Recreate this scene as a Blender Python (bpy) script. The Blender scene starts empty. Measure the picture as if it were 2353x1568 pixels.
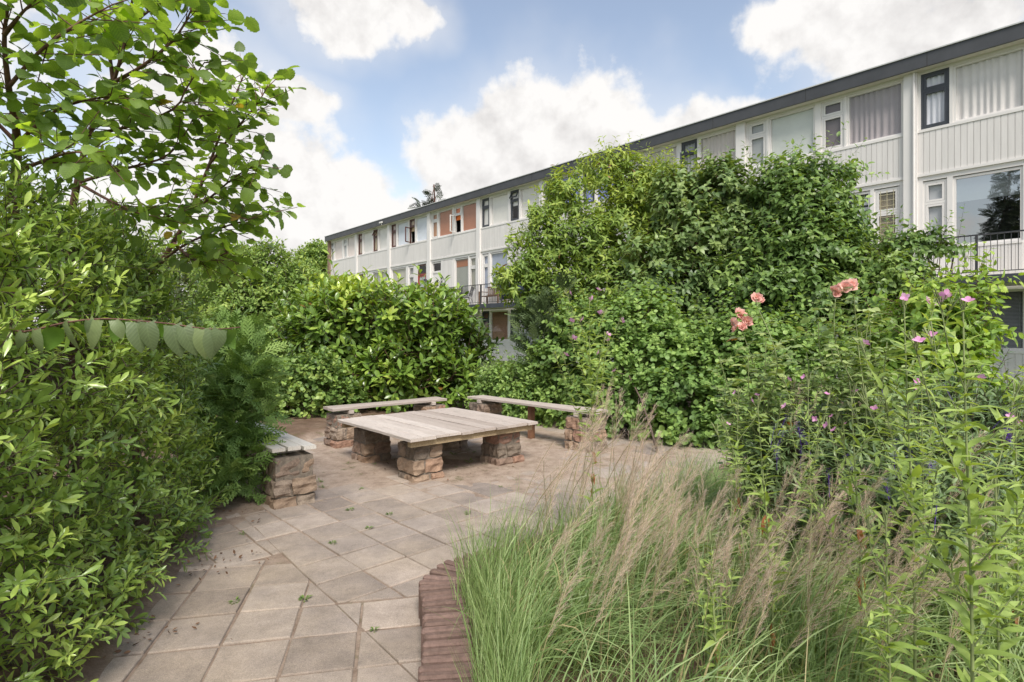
import bpy, math, random
import numpy as np
from mathutils import Vector, Matrix
random.seed(7); rng = np.random.default_rng(7)
C = bpy.context.scene.collection
S = bpy.context.scene
R = math.radians

# ------------------------------------------------------------------ camera
EYE, FP, CX, HZ = 1.4, 1325.0, 1176.5, 760.0          # eye height, focal length in photo units, centre, horizon row
cam = bpy.data.cameras.new('camera'); cam_o = bpy.data.objects.new('camera', cam); C.objects.link(cam_o)
cam.sensor_width = 36; cam.lens = 36*FP/2353; cam.shift_y = -24/2353; cam.clip_end = 3000; cam.clip_start = .05
cam_o.location = (0, 0, EYE); cam_o.rotation_euler = (R(90), 0, 0); S.camera = cam_o

# ------------------------------------------------------------------ world: sky and clouds
SUN_EL, SUN_AZ = 50, 168        # azimuth clockwise from +Y (view direction): behind the camera, a little right
W = bpy.data.worlds.new('World'); S.world = W; W.use_nodes = True
nt = W.node_tree; N = nt.nodes; L = nt.links; N.clear()
def nd(t, **k):
    n = N.new(t)
    for a, b in k.items(): setattr(n, a, b)
    return n
def mth(op, a, b=None, c=None, clamp=False):
    n = nd('ShaderNodeMath', operation=op); n.use_clamp = clamp
    for i, v in enumerate((a, b, c)):
        if v is None: continue
        if hasattr(v, 'links') or hasattr(v, 'is_linked'): L.new(v, n.inputs[i])
        else: n.inputs[i].default_value = v
    return n.outputs[0]
sky = nd('ShaderNodeTexSky', sky_type='NISHITA'); sky.sun_disc = False
sky.sun_elevation = R(SUN_EL); sky.sun_rotation = R(SUN_AZ); sky.air_density = 1.25; sky.dust_density = 1.2; sky.ozone_density = 1.4
tc = nd('ShaderNodeTexCoord'); sx = nd('ShaderNodeSeparateXYZ'); L.new(tc.outputs['Generated'], sx.inputs[0])
az = mth('ARCTAN2', sx.outputs[0], sx.outputs[1]); el = mth('ARCSINE', sx.outputs[2])
pv = nd('ShaderNodeCombineXYZ'); L.new(az, pv.inputs[0]); L.new(el, pv.inputs[1])
def vm(op, a, b=None):
    n = nd('ShaderNodeVectorMath', operation=op)
    for i, v in enumerate((a, b)):
        if v is None: continue
        if hasattr(v, 'is_linked'): L.new(v, n.inputs[i])
        else: n.inputs[i].default_value = v
    return n
def fbm(vec, scale, det, rough=.55, off=(0, 0, 0)):
    a = vm('ADD', vec, off); n = nd('ShaderNodeTexNoise'); n.inputs['Scale'].default_value = scale
    n.inputs['Detail'].default_value = det; n.inputs['Roughness'].default_value = rough
    L.new(a.outputs[0], n.inputs['Vector']); return n
# clouds as (azimuth, elevation) banks, degrees: centre az, el, half width, half height
CLOUDS = [(4,19,10,7),(9,17.5,10,7.5),(-3,17,8,5),(-1,13,10,5),(21,15.5,8,4),(16,18,6,4),(14,12,9,6),(19,16,6,4),
          (-16,29,7,4.5),(-10,28.5,4,2.6),(-22,31,6,3.5),
          (-24,14,10,8),(-18,9,14,6),(-30,18,8,7),(-12,6,12,4),(-30,8,12,8),(-21,21,5,2.5),(-16,13,6,4),
          (31,25,9,4.5),(40,30,14,6),(26,26,5,3),(36,22,10,5),(30,31,8,2.5),
          (-52,25,16,14),(-44,42,9,10),(60,20,18,14),(-70,10,20,14),(14,4,30,5),(-35,45,12,6),(8,55,14,5)]
dens = None
warp = fbm(pv.outputs[0], 7, 3); wv = vm('SUBTRACT', warp.outputs['Color'], (.5, .5, .5))
wv2 = nd('ShaderNodeVectorMath', operation='SCALE'); L.new(wv.outputs[0], wv2.inputs[0]); wv2.inputs['Scale'].default_value = .09
pw = vm('ADD', pv.outputs[0], wv2.outputs[0])
for (a, e, w, h) in CLOUDS:
    d = vm('SUBTRACT', pw.outputs[0], (R(a), R(e), 0)); d2 = vm('MULTIPLY', d.outputs[0], (1/R(w), 1/R(h), 0)); ln = vm('LENGTH', d2.outputs[0])
    v = mth('SUBTRACT', 1.0, ln.outputs['Value'])
    dens = v if dens is None else mth('SMOOTH_MAX', dens, v, .15)
# scattered cloud over the rest of the dome (beside and behind the view)
back = fbm(tc.outputs['Generated'], 2.2, 5); bk = mth('MULTIPLY_ADD', back.outputs[0], 3.2, -1.75)
side = mth('MULTIPLY_ADD', mth('ABSOLUTE', az), 2.6, -2.6, clamp=True)
dens = mth('MAXIMUM', dens, mth('SUBTRACT', bk, mth('MULTIPLY', mth('SUBTRACT', 1.0, side), 1.6)))
n1 = fbm(pv.outputs[0], 9, 9, .58); n2 = fbm(pv.outputs[0], 9, 9, .58, (.012, .03, 0)); n3 = fbm(pv.outputs[0], 4.5, 4, .5, (3, 1, 0))
dd = mth('ADD', dens, mth('MULTIPLY_ADD', n1.outputs[0], 1.7, -.85))
mr = nd('ShaderNodeMapRange', interpolation_type='SMOOTHSTEP'); L.new(dd, mr.inputs[0]); mr.inputs[1].default_value = -.05; mr.inputs[2].default_value = .34
thin = nd('ShaderNodeMapRange', interpolation_type='SMOOTHSTEP'); L.new(mth('ADD', dens, mth('MULTIPLY_ADD', n3.outputs[0], 1.5, -.6)), thin.inputs[0]); thin.inputs[1].default_value = -.5; thin.inputs[2].default_value = .8; thin.inputs[4].default_value = .45
low = nd('ShaderNodeMapRange', interpolation_type='SMOOTHSTEP'); L.new(el, low.inputs[0]); low.inputs[1].default_value = R(13); low.inputs[2].default_value = R(-1); low.inputs[4].default_value = .97
mask = mth('MAXIMUM', mth('MAXIMUM', mr.outputs[0], thin.outputs[0]), low.outputs[0])
lit = mth('MULTIPLY_ADD', mth('SUBTRACT', n1.outputs[0], n2.outputs[0]), 3.0, .80)
lit = mth('SUBTRACT', lit, mth('MULTIPLY', mth('MULTIPLY_ADD', n3.outputs[0], 2.6, -1.0, clamp=True), .30))
lit = mth('ADD', lit, mth('MULTIPLY', mth('SUBTRACT', 1.0, mr.outputs[0]), .45)); cr = nd('ShaderNodeValToRGB'); L.new(lit, cr.inputs[0])
cr.color_ramp.elements[0].position = .1; cr.color_ramp.elements[0].color = (.72, .70, .69, 1)
cr.color_ramp.elements[1].position = .85; cr.color_ramp.elements[1].color = (.96, .94, .92, 1)
cs = nd('ShaderNodeVectorMath', operation='SCALE'); L.new(cr.outputs[0], cs.inputs[0]); CLOUD_GAIN = 4.85; cs.inputs['Scale'].default_value = CLOUD_GAIN
hs = nd('ShaderNodeHueSaturation'); hs.inputs['Saturation'].default_value = .82; L.new(sky.outputs[0], hs.inputs['Color']); skm = vm('MULTIPLY', hs.outputs[0], (.98, .93, .90))
mx = nd('ShaderNodeMix', data_type='RGBA'); L.new(mask, mx.inputs[0]); L.new(skm.outputs[0], mx.inputs[6]); L.new(cs.outputs[0], mx.inputs[7])
bg = nd('ShaderNodeBackground'); bg.inputs[1].default_value = .12; L.new(mx.outputs[2], bg.inputs[0])
wo = nd('ShaderNodeOutputWorld'); L.new(bg.outputs[0], wo.inputs[0])

# ------------------------------------------------------------------ sun, exposure
sun = bpy.data.lights.new('sun', 'SUN'); sun.energy = 2.5; sun.angle = R(20); sun.color = (1, .95, .87)
sun_o = bpy.data.objects.new('sun', sun); C.objects.link(sun_o)
sd = Vector((math.sin(R(SUN_AZ))*math.cos(R(SUN_EL)), math.cos(R(SUN_AZ))*math.cos(R(SUN_EL)), math.sin(R(SUN_EL))))
sun_o.rotation_euler = sd.to_track_quat('Z', 'Y').to_euler()
S.view_settings.view_transform = 'Standard'; S.view_settings.look = 'None'; S.view_settings.gamma = 1
S.view_settings.exposure = .85
S.cycles.max_bounces = 7; S.cycles.diffuse_bounces = 4; S.cycles.transparent_max_bounces = 12; S.cycles.glossy_bounces = 3; S.cycles.transmission_bounces = 4

# ------------------------------------------------------------------ materials
MATS = {}
def sstr(s): return s
class MB_:
    """small node-graph builder for one material"""
    def __init__(s, name):
        s.m = bpy.data.materials.new(name); s.m.use_nodes = True; s.t = s.m.node_tree; s.n = s.t.nodes; s.l = s.t.links; s.n.clear()
        s.out = s.n.new('ShaderNodeOutputMaterial'); s.p = s.n.new('ShaderNodeBsdfPrincipled'); s.l.new(s.p.outputs[0], s.out.inputs[0])
    def node(s, t, **k):
        n = s.n.new(t)
        for a, b in k.items(): setattr(n, a, b)
        return n
    def put(s, sock, v):
        if hasattr(v, 'is_linked'): s.l.new(v, sock)
        elif isinstance(v, (tuple, list)) and len(v) == 3 and sock.type == 'RGBA': sock.default_value = (*v, 1)
        else: sock.default_value = v
    def coord(s, kind='Object', scale=(1, 1, 1)):
        if kind == 'Position': o = s.node('ShaderNodeNewGeometry').outputs['Position']
        else: o = s.node('ShaderNodeTexCoord').outputs[kind]
        mp = s.node('ShaderNodeMapping'); s.l.new(o, mp.inputs[0]); mp.inputs['Scale'].default_value = scale; return mp.outputs[0]
    def noise(s, co, scale, det=4, rough=.55, col=False):
        n = s.node('ShaderNodeTexNoise'); s.put(n.inputs['Vector'], co); n.inputs['Scale'].default_value = scale; n.inputs['Detail'].default_value = det; n.inputs['Roughness'].default_value = rough
        return n.outputs['Color' if col else 'Fac']
    def ramp(s, fac, stops):
        n = s.node('ShaderNodeValToRGB'); s.put(n.inputs[0], fac); e = n.color_ramp.elements
        while len(e) < len(stops): e.new(.5)
        for i, (p, c) in enumerate(stops):
            e[i].position = p; e[i].color = (*c, 1) if isinstance(c, (tuple, list)) else (c, c, c, 1)
        return n.outputs[0]
    def mix(s, fac, a, b, mode='MIX'):
        n = s.node('ShaderNodeMix', data_type='RGBA', blend_type=mode); s.put(n.inputs[0], fac); s.put(n.inputs[6], a); s.put(n.inputs[7], b); return n.outputs[2]
    def math(s, op, a, b=None, clamp=False):
        n = s.node('ShaderNodeMath', operation=op); n.use_clamp = clamp; s.put(n.inputs[0], a)
        if b is not None: s.put(n.inputs[1], b)
        return n.outputs[0]
    def attr(s, name):
        return s.node('ShaderNodeAttribute', attribute_name=name).outputs['Fac']
    def bump(s, h, strength=.3, dist=.01):
        n = s.node('ShaderNodeBump'); s.put(n.inputs['Height'], h); n.inputs['Strength'].default_value = strength; n.inputs['Distance'].default_value = dist
        s.l.new(n.outputs[0], s.p.inputs['Normal']); return n.outputs[0]
    def base(s, c, rough=.6, spec=.5, metal=0):
        s.put(s.p.inputs['Base Color'], c); s.put(s.p.inputs['Roughness'], rough); s.p.inputs['Specular IOR Level'].default_value = spec; s.p.inputs['Metallic'].default_value = metal

def paint(name, c, rough=.5, var=.06, scale=3, spec=.4, bump=0, streak=False):
    b = MB_(name); co = b.coord('Position', (5, 5, .5) if streak else (1, 1, 1)); n = b.noise(co, scale, 6, .65)
    lo = tuple(v*(1-var*1.6) for v in c); hi = tuple(min(1, v*(1+var)) for v in c)
    b.base(b.ramp(n, [(.3, lo), (.7, hi)]), rough, spec)
    if bump: b.bump(b.noise(co, scale*20, 3), bump, .004)
    MATS[name] = b.m; return b.m

def leaf_mat(name, c_dark, c_mid, c_light, rough=.45, spec=.45, trans=.3, tcol=None, vein=0, dead=None, back=None, sat=True):
    """foliage: colour varies leaf by leaf (attribute tint), thin leaves pass some light"""
    b = MB_(name); t = b.attr('tint'); c_dark, c_mid, c_light = [tuple(q*g_*(v*.90+.10*(c[0]*.3+c[1]*.6+c[2]*.1)+w_) for v, w_, g_ in zip(c, (.006, 0, .002), (1.08, 1.03, .90))) for c, q in ((c_dark, 1.15), (c_mid, 1.2), (c_light, 1.15))] if sat else (c_dark, c_mid, c_light); st = [(0, c_dark), (.5, c_mid), (.96 if dead else 1, c_light)]
    if dead: st.append((.985, dead))
    col = b.ramp(t, st)
    uv = b.node('ShaderNodeTexCoord').outputs['UV']
    nz = b.noise(b.coord('Position'), 40, 2)
    col = b.mix(.35, col, b.mix(1, col, b.ramp(nz, [(.3, .72), (.7, 1.25)]), 'MULTIPLY'))
    if vein:
        sp = b.node('ShaderNodeSeparateXYZ'); b.l.new(uv, sp.inputs[0])
        ax = b.math('ABSOLUTE', sp.outputs[0])
        ph = b.math('SUBTRACT', sp.outputs[1], b.math('MULTIPLY', ax, .8))
        w = b.math('SINE', b.math('MULTIPLY', ph, 50.0))
        vv = b.math('MULTIPLY', b.math('POWER', b.math('MULTIPLY', b.math('ADD', w, 1.0), .5), 6.0), 1.0)
        mid = b.math('LESS_THAN', ax, .012)
        vv = b.math('MAXIMUM', vv, mid)
        col = b.mix(b.math('MULTIPLY', vv, .10), col, tuple(min(1, x*1.9+.02) for x in c_light))
        b.bump(vv, vein, .004)
    if back:
        g = b.node('ShaderNodeNewGeometry').outputs['Backfacing']; col = b.mix(g, col, back)
    b.base(col, rough, spec)
    tr = b.node('ShaderNodeBsdfTranslucent'); b.l.new(b.mix(1, col, tcol or (1.6, 1.5, .55), 'MULTIPLY'), tr.inputs[0])
    ms = b.node('ShaderNodeMixShader'); ms.inputs[0].default_value = trans
    b.l.new(b.p.outputs[0], ms.inputs[1]); b.l.new(tr.outputs[0], ms.inputs[2]); b.l.new(ms.outputs[0], b.out.inputs[0])
    MATS[name] = b.m; return b.m

# ------------------------------------------------------------------ object helpers
def tag(o, label=None, cat=None, group=None, kind=None):
    if label: o['label'] = label
    if cat: o['category'] = cat
    if group: o['group'] = group
    if kind: o['kind'] = kind
    return o
def thing(name, label, cat, loc=(0, 0, 0), rz=0, group=None):
    o = bpy.data.objects.new(name, None); C.objects.link(o); o.location = loc; o.rotation_euler = (0, 0, rz); o.empty_display_size = .1
    return tag(o, label, cat, group)
def link_mesh(name, me, mat, parent=None, smooth=False):
    if mat is not None:
        for m in (mat if isinstance(mat, (list, tuple)) else [mat]): me.materials.append(m)
    if smooth: me.polygons.foreach_set('use_smooth', [True]*len(me.polygons))
    o = bpy.data.objects.new(name, me); C.objects.link(o)
    if parent is not None: o.parent = parent
    return o
def copy_tree(o, parent=None):
    c = o.copy(); C.objects.link(c)
    if parent is not None: c.parent = parent
    for ch in list(o.children): copy_tree(ch, c)
    return c
def mesh_np(name, V, F, mat, parent=None, tint=None, uv=None, smooth=False):
    """V (n,3); F = list of int arrays, each (k,3) or (k,4)"""
    V = np.asarray(V, dtype=np.float32); me = bpy.data.meshes.new(name)
    F = [np.asarray(f, dtype=np.int32) for f in F if len(f)]
    tot = np.concatenate([np.full(len(f), f.shape[1], dtype=np.int32) for f in F]); idx = np.concatenate([f.ravel() for f in F])
    me.vertices.add(len(V)); me.vertices.foreach_set('co', V.ravel())
    me.loops.add(len(idx)); me.loops.foreach_set('vertex_index', idx)
    me.polygons.add(len(tot)); st = np.concatenate([[0], np.cumsum(tot)[:-1]]).astype(np.int32)
    me.polygons.foreach_set('loop_start', st); me.polygons.foreach_set('loop_total', tot)
    if tint is not None:
        a = me.attributes.new('tint', 'FLOAT', 'POINT'); a.data.foreach_set('value', np.asarray(tint, dtype=np.float32))
    if uv is not None:
        u = me.uv_layers.new(name='UVMap'); u.data.foreach_set('uv', np.asarray(uv, dtype=np.float32)[idx].ravel())
    me.update(calc_edges=True)
    return link_mesh(name, me, mat, parent, smooth)

class Geo:
    """collects boxes, prisms, tubes ... into ONE mesh"""
    def __init__(s): s.v = []; s.f = []; s.t = []
    def add(s, vs, fs, tint=.5):
        o = len(s.v); s.v += [tuple(v) for v in vs]; s.t += [tint]*len(vs); s.f += [tuple(i+o for i in f) for f in fs]
    def box(s, x0, x1, y0, y1, z0, z1, tint=.5):
        s.add([(x0,y0,z0),(x1,y0,z0),(x1,y1,z0),(x0,y1,z0),(x0,y0,z1),(x1,y0,z1),(x1,y1,z1),(x0,y1,z1)],
              [(3,2,1,0),(4,5,6,7),(0,1,5,4),(1,2,6,5),(2,3,7,6),(3,0,4,7)], tint)
    def bevbox(s, x0, x1, y0, y1, z0, z1, b=.004, tint=.5):
        """box with chamfered top and side edges"""
        r = []
        for (z, i) in ((z0, 0), (z1-b, 0), (z1, b)):
            q = [(x0+i+b,y0+i),(x1-i-b,y0+i),(x1-i,y0+i+b),(x1-i,y1-i-b),(x1-i-b,y1-i),(x0+i+b,y1-i),(x0+i,y1-i-b),(x0+i,y0+i+b)]
            r += [(x, y, z) for x, y in q]
        f = [tuple(range(7, -1, -1)), tuple(range(16, 24))]
        for k in range(2):
            for i in range(8): j = (i+1) % 8; f.append((8*k+i, 8*k+j, 8*k+8+j, 8*k+8+i))
        s.add(r, f, tint)
    def frame(s, x0, x1, z0, z1, y0, y1, w):
        """rectangular frame in the xz plane, four butted bars"""
        s.box(x0, x1, y0, y1, z0, z0+w); s.box(x0, x1, y0, y1, z1-w, z1); s.box(x0, x0+w, y0, y1, z0+w, z1-w); s.box(x1-w, x1, y0, y1, z0+w, z1-w)
    def tube(s, pts, rad, n=6, tint=.5, cap=True):
        pts = [Vector(p) for p in pts]; m = len(pts); rad = rad if isinstance(rad, (list, tuple)) else [rad]*m
        o = len(s.v); d0 = (pts[1]-pts[0]).normalized(); u = d0.orthogonal().normalized()
        for i, p in enumerate(pts):
            d = (pts[min(i+1, m-1)]-pts[max(i-1, 0)]).normalized(); u = (u-d*u.dot(d)).normalized(); w = d.cross(u)
            for k in range(n):
                a = 2*math.pi*k/n; s.v.append(tuple(p+(u*math.cos(a)+w*math.sin(a))*rad[i])); s.t.append(tint)
        for i in range(m-1):
            for k in range(n): j = (k+1) % n; s.f.append((o+i*n+k, o+i*n+j, o+i*n+n+j, o+i*n+n+k))
        if cap: s.f.append(tuple(o+k for k in range(n-1, -1, -1))); s.f.append(tuple(o+(m-1)*n+k for k in range(n)))
    def build(s, name, mat, parent=None, smooth=False):
        me = bpy.data.meshes.new(name); me.from_pydata(s.v, [], s.f)
        a = me.attributes.new('tint', 'FLOAT', 'POINT'); a.data.foreach_set('value', s.t); me.update()
        return link_mesh(name, me, mat, parent, smooth)

def at(x, y, Y): return np.array(((x-CX)/FP*Y, Y, EYE+(HZ-y)/FP*Y))      # photo position at a chosen distance
def G(x, y): Y = FP*EYE/(y-HZ); return np.array(((x-CX)/FP*Y, Y, 0.))      # photo position on the ground
# garden axes: A runs along the building, away from the camera; B at right angles
A2 = np.array((-.649, .760)); B2 = np.array((.760, .649))
def nrm(v): v = np.asarray(v, float); return v/np.maximum(np.linalg.norm(v, axis=-1, keepdims=True), 1e-9)
# ================================================================== THE SETTING: ground, paving
def pin(poly, x, y):
    r = False; n = len(poly)
    for i in range(n):
        x0, y0 = poly[i]; x1, y1 = poly[(i+1) % n]
        if (y0 > y) != (y1 > y) and x < (x1-x0)*(y-y0)/(y1-y0)+x0: r = not r
    return r
def vnoise(x, y, s, seed=0):
    x = np.asarray(x)*s+seed*17.3; y = np.asarray(y)*s+seed*9.1
    xi = np.floor(x); yi = np.floor(y); fx = x-xi; fy = y-yi; fx = fx*fx*(3-2*fx); fy = fy*fy*(3-2*fy)
    def h(a, b): v = np.sin(a*127.1+b*311.7+seed*7.7)*43758.5453; return v-np.floor(v)
    return (h(xi, yi)*(1-fx)+h(xi+1, yi)*fx)*(1-fy)+(h(xi, yi+1)*(1-fx)+h(xi+1, yi+1)*fx)*fy
def fb(x, y, s, seed=0): return vnoise(x, y, s, seed)*.5+vnoise(x, y, s*2.1, seed+1)*.3+vnoise(x, y, s*4.3, seed+2)*.2

# paved area outline (world metres)
PAVED = [(-1.2,.6),(-1.75,2.4),(-2.0,3.3),(-2.35,4.2),(-2.6,4.75),(-3.0,5.6),(-3.0,6.4),(-2.6,7.6),(-1.6,8.9),(-.2,9.1),(1.9,7.3),(3.3,8.2),(4.2,7.2),(2.6,6.2),(1.6,4.9),(.5,3.9),(-.1,3.35),(-.3,3.0),(-.32,2.6),(-.17,2.0),(-.1,.6)]
b = MB_('soil'); co = b.coord('Position'); t = b.attr('tint')
n1 = b.noise(co, 6, 8, .7); n2 = b.noise(co, 90, 4, .7)
soilc = b.ramp(n1, [(.3, (.10, .062, .042)), (.55, (.17, .115, .08)), (.75, (.25, .185, .135))])
sandc = b.ramp(n1, [(.3, (.22, .16, .12)), (.5, (.36, .28, .22)), (.75, (.48, .39, .32))])
c = b.mix(t, sandc, soilc); c = b.mix(b.ramp(b.noise(co, 4.5, 7, .8), [(.56, 0.), (.66, .7)]), c, (.09, .10, .03)); c = b.mix(.5, c, b.mix(1, c, b.ramp(n2, [(.3, .55), (.7, 1.3)]), 'MULTIPLY'))
b.base(c, .95, .15); b.bump(b.noise(co, 70, 6, .75), .6, .012); MATS['soil'] = b.m
b = MB_('lawn'); co = b.coord('Position')
b.base(b.ramp(b.noise(co, 2.5, 8, .7), [(.3, (.055, .085, .025)), (.7, (.10, .135, .04))]), .9, .2); b.bump(b.noise(co, 60, 4), .5, .03); MATS['lawn'] = b.m

# lawn sheet to the horizon
g = Geo(); g.add([(-900,-300,-.05),(900,-300,-.05),(900,1500,-.05),(-900,1500,-.05)], [(0,1,2,3)]); tag(g.build('lawn', MATS['lawn']), kind='structure')
# soil and sand
nx, ny = 330, 300; xs = np.linspace(-5.2, 7.0, nx); ys = np.linspace(.4, 11.4, ny); X, Y = np.meshgrid(xs, ys)
ins = np.array([[pin(PAVED, x, y) for x in xs] for y in ys]).astype(float)
sm = ins.copy()
for _ in range(5): sm = (sm+np.roll(sm, 1, 0)+np.roll(sm, -1, 0)+np.roll(sm, 1, 1)+np.roll(sm, -1, 1))/5
hum = fb(X, Y, 1.3, 3); tabd = np.hypot(X+.85, Y-6.3); cover = np.clip((Y-4.3)/1.5, 0, 1)*np.exp(-((tabd-1.1)/2.0)**2)
leftd = np.exp(-(((X+2.3)/.45)**2+((Y-4.6)/.8)**2))
Zs = -.011-.003*np.clip((4.4-Y)/.6, 0, 1)+.010*(hum-.5)+.012*cover+.02*leftd+.006*fb(X, Y, 9, 5)
Zo = .02+.10*fb(X, Y, 1.1, 8)+.02*fb(X, Y, 8, 9)
Z = Zs*sm+Zo*(1-sm); T = np.clip(.38*np.clip((4.4-Y)/.6, 0, 1)+(1-sm)*1.1+leftd*.8*fb(X, Y, 5, 4)+.3*np.exp(-(tabd/.6)**2), 0, 1)
edge = np.minimum.reduce([X-xs[0], xs[-1]-X, Y-ys[0], ys[-1]-Y]); Z = np.where(edge < .3, Z-(.3-edge)*.6, Z)
I = np.arange(nx*ny).reshape(ny, nx); F = np.stack([I[:-1, :-1], I[:-1, 1:], I[1:, 1:], I[1:, :-1]], -1).reshape(-1, 4)
tag(mesh_np('soil', np.stack([X, Y, Z], -1).reshape(-1, 3), [F], MATS['soil'], tint=T.ravel(), smooth=True), kind='structure')

# paving slabs
b = MB_('paving'); co = b.coord('Position'); t = b.attr('tint')
base = b.ramp(t, [(0, (.195, .160, .138)), (.4, (.30, .25, .215)), (.75, (.375, .315, .272)), (1, (.43, .35, .29))])
big = b.noise(co, 1.1, 6, .65); c = b.mix(b.ramp(big, [(.42, 0.), (.72, .75)]), base, (.40, .32, .24))
spk = b.node('ShaderNodeTexVoronoi'); b.put(spk.inputs['Vector'], co); spk.inputs['Scale'].default_value = 160
c = b.mix(b.ramp(spk.outputs['Distance'], [(.12, .55), (.2, 0.)]), c, (.50, .45, .40))
c = b.mix(.75, c, b.mix(1, c, b.ramp(b.noise(co, 230, 3, .8), [(.3, .55), (.7, 1.4)]), 'MULTIPLY'))
c = b.mix(.8, c, b.mix(1, c, b.ramp(b.noise(co, 5, 9, .8), [(.3, .62), (.7, 1.28)]), 'MULTIPLY'))
c = b.mix(b.ramp(b.noise(co, 3.3, 6, .8), [(.64, 0.), (.74, .5)]), c, (.13, .12, .06))
b.base(c, .9, .2); b.bump(b.noise(co, 160, 5, .8), .35, .006); MATS['paving'] = b.m
def clip(poly, p, d):           # keep the part to the left of the line through p along d
    out = []; n = len(poly)
    s = [d[0]*(q[1]-p[1])-d[1]*(q[0]-p[0]) for q in poly]
    for i in range(n):
        j = (i+1) % n
        if s[i] >= 0: out.append(poly[i])
        if s[i]*s[j] < 0: k = s[i]/(s[i]-s[j]); out.append((poly[i][0]+k*(poly[j][0]-poly[i][0]), poly[i][1]+k*(poly[j][1]-poly[i][1])))
    return out
def area(p): return .5*sum(p[i][0]*p[(i+1) % len(p)][1]-p[(i+1) % len(p)][0]*p[i][1] for i in range(len(p)))
pg = Geo()
def slab(poly, r=random):
    if len(poly) < 3 or area(poly) < .004: return
    poly = [(p[0]+r.uniform(-.0035, .0035), p[1]+r.uniform(-.0035, .0035)) for p in poly]; cx = sum(p[0] for p in poly)/len(poly); cy = sum(p[1] for p in poly)/len(poly); n = len(poly)
    zt = r.uniform(-.003, .004); tx = r.uniform(-.011, .011); ty = r.uniform(-.011, .011); tint = r.choice([r.uniform(.1, .6), r.uniform(.3, .9)])
    def ring(g_, z): 
        o = []
        for (x, y) in poly:
            dx, dy = x-cx, y-cy; l = math.hypot(dx, dy); k = max(0, 1-g_/l); o.append((cx+dx*k, cy+dy*k, z+zt+dx*tx+dy*ty))
        return o
    v = ring(.004, -.05)+ring(.004, -.006)+ring(.008, -.001)+ring(.012, 0)
    f = [tuple(range(3*n, 4*n))]
    for k in range(3):
        for i in range(n): j = (i+1) % n; f.append((k*n+i, k*n+j, k*n+n+j, k*n+n+i))
    pg.add(v, f, tint)
Bp = np.array((-1.66, 3.69)); 
def pxg(cx_, cy_): return G(188.2+.44*cx_, 1035.3+.44*cy_)[:2]
P_A = pxg(560, 605); P_B = pxg(1075, 566); P_C = pxg(1318, 792); P_D = pxg(1660, 762)
# near field: 30 cm slabs turned 12 degrees
def field(ang, org, keep, jit=.003, rows=range(-22, 23), cols=range(-22, 23), size=.3, shift=0):
    ca, sa = math.cos(ang), math.sin(ang)
    for i in rows:
        for j in cols:
            u0 = j*size+(i % 2)*shift; v0 = i*size; g_ = .0035
            q = [(u0+g_, v0+g_), (u0+size-g_, v0+g_), (u0+size-g_, v0+size-g_), (u0+g_, v0+size-g_)]
            du, dv = random.uniform(-jit, jit), random.uniform(-jit, jit); da = random.uniform(-.006, .006)
            q = [(org[0]+(x+du-da*(y-v0))*ca-(y+dv+da*(x-u0))*sa, org[1]+(x+du-da*(y-v0))*sa+(y+dv+da*(x-u0))*ca) for x, y in q]
            keep(q)
def inp(q): return pin(PAVED, sum(p[0] for p in q)/4, sum(p[1] for p in q)/4)
def lin(p, q): d = np.array(q)-np.array(p); return tuple(p), tuple(d/np.linalg.norm(d))
dBC = (P_C-P_B)/np.linalg.norm(P_C-P_B)
def keep_near(q):
    if not inp(q): return
    # below line A-B (left of B-C) plus below C-D
    q1 = clip(clip(q, *lin(P_B, P_A)), *lin(P_C, P_B)); q2 = clip(clip(q, *lin(P_D, P_C)), *lin(P_B, P_C))
    for s_ in (q1, q2):
        if len(s_) > 2 and area(s_) > .012: slab(s_)
def keep_far(q):
    if not inp(q): return
    if q[0][1] > 9.2: return
    q1 = clip(clip(q, *lin(P_A, P_B)), *lin(P_C, P_B)); q2 = clip(clip(q, *lin(P_C, P_D)), *lin(P_B, P_C))
    for s_ in (q1, q2):
        if len(s_) > 2 and area(s_) > .012:
            if s_[0][1] > 4.6 and random.random() < .04: continue
            slab(s_)
o_near = pxg(1095, 978)
field(R(12), o_near, keep_near)
o_far = pxg(1610, 710)
field(R(43), o_far, keep_far, .005)
tag(pg.build('paving', MATS['paving']), kind='structure')

# ================================================================== brick edging
b = MB_('edging_brick'); co = b.coord('Position'); t = b.attr('tint')
c = b.ramp(t, [(0, (.13, .088, .072)), (.5, (.18, .118, .098)), (1, (.25, .17, .145))])
c = b.mix(.8, c, b.mix(1, c, b.ramp(b.noise(co, 30, 7, .75), [(.3, .6), (.7, 1.45)]), 'MULTIPLY'))
c = b.mix(b.ramp(b.noise(co, 14, 6, .8), [(.58, 0.), (.72, .55)]), c, (.20, .17, .12))
b.base(c, .9, .2); b.bump(b.noise(co, 90, 5, .8), .5, .006); MATS['edging_brick'] = b.m
def curve_pts(ctrl, step):
    P = [np.array(c, float) for c in ctrl]; out = []
    for i in range(len(P)-1):
        p0, p1, p2, p3 = P[max(i-1, 0)], P[i], P[i+1], P[min(i+2, len(P)-1)]
        for t in np.linspace(0, 1, 40, endpoint=False):
            out.append(.5*((2*p1)+(-p0+p2)*t+(2*p0-5*p1+4*p2-p3)*t*t+(-p0+3*p1-3*p2+p3)*t**3))
    out.append(P[-1]); out = np.array(out); d = np.concatenate([[0], np.cumsum(np.linalg.norm(np.diff(out, axis=0), axis=1))])
    s = np.arange(0, d[-1], step); return np.stack([np.interp(s, d, out[:, k]) for k in range(out.shape[1])], -1)
EDGE = [(-.16,.7),(-.18,1.5),(-.235,2.1),(-.30,2.6),(-.36,2.9),(-.25,3.13),(.05,3.33),(.5,3.7),(1.2,4.4),(1.9,5.2),(2.7,6.0)]
pts = curve_pts(EDGE, .0565); g = Geo(); mg = Geo()
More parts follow.
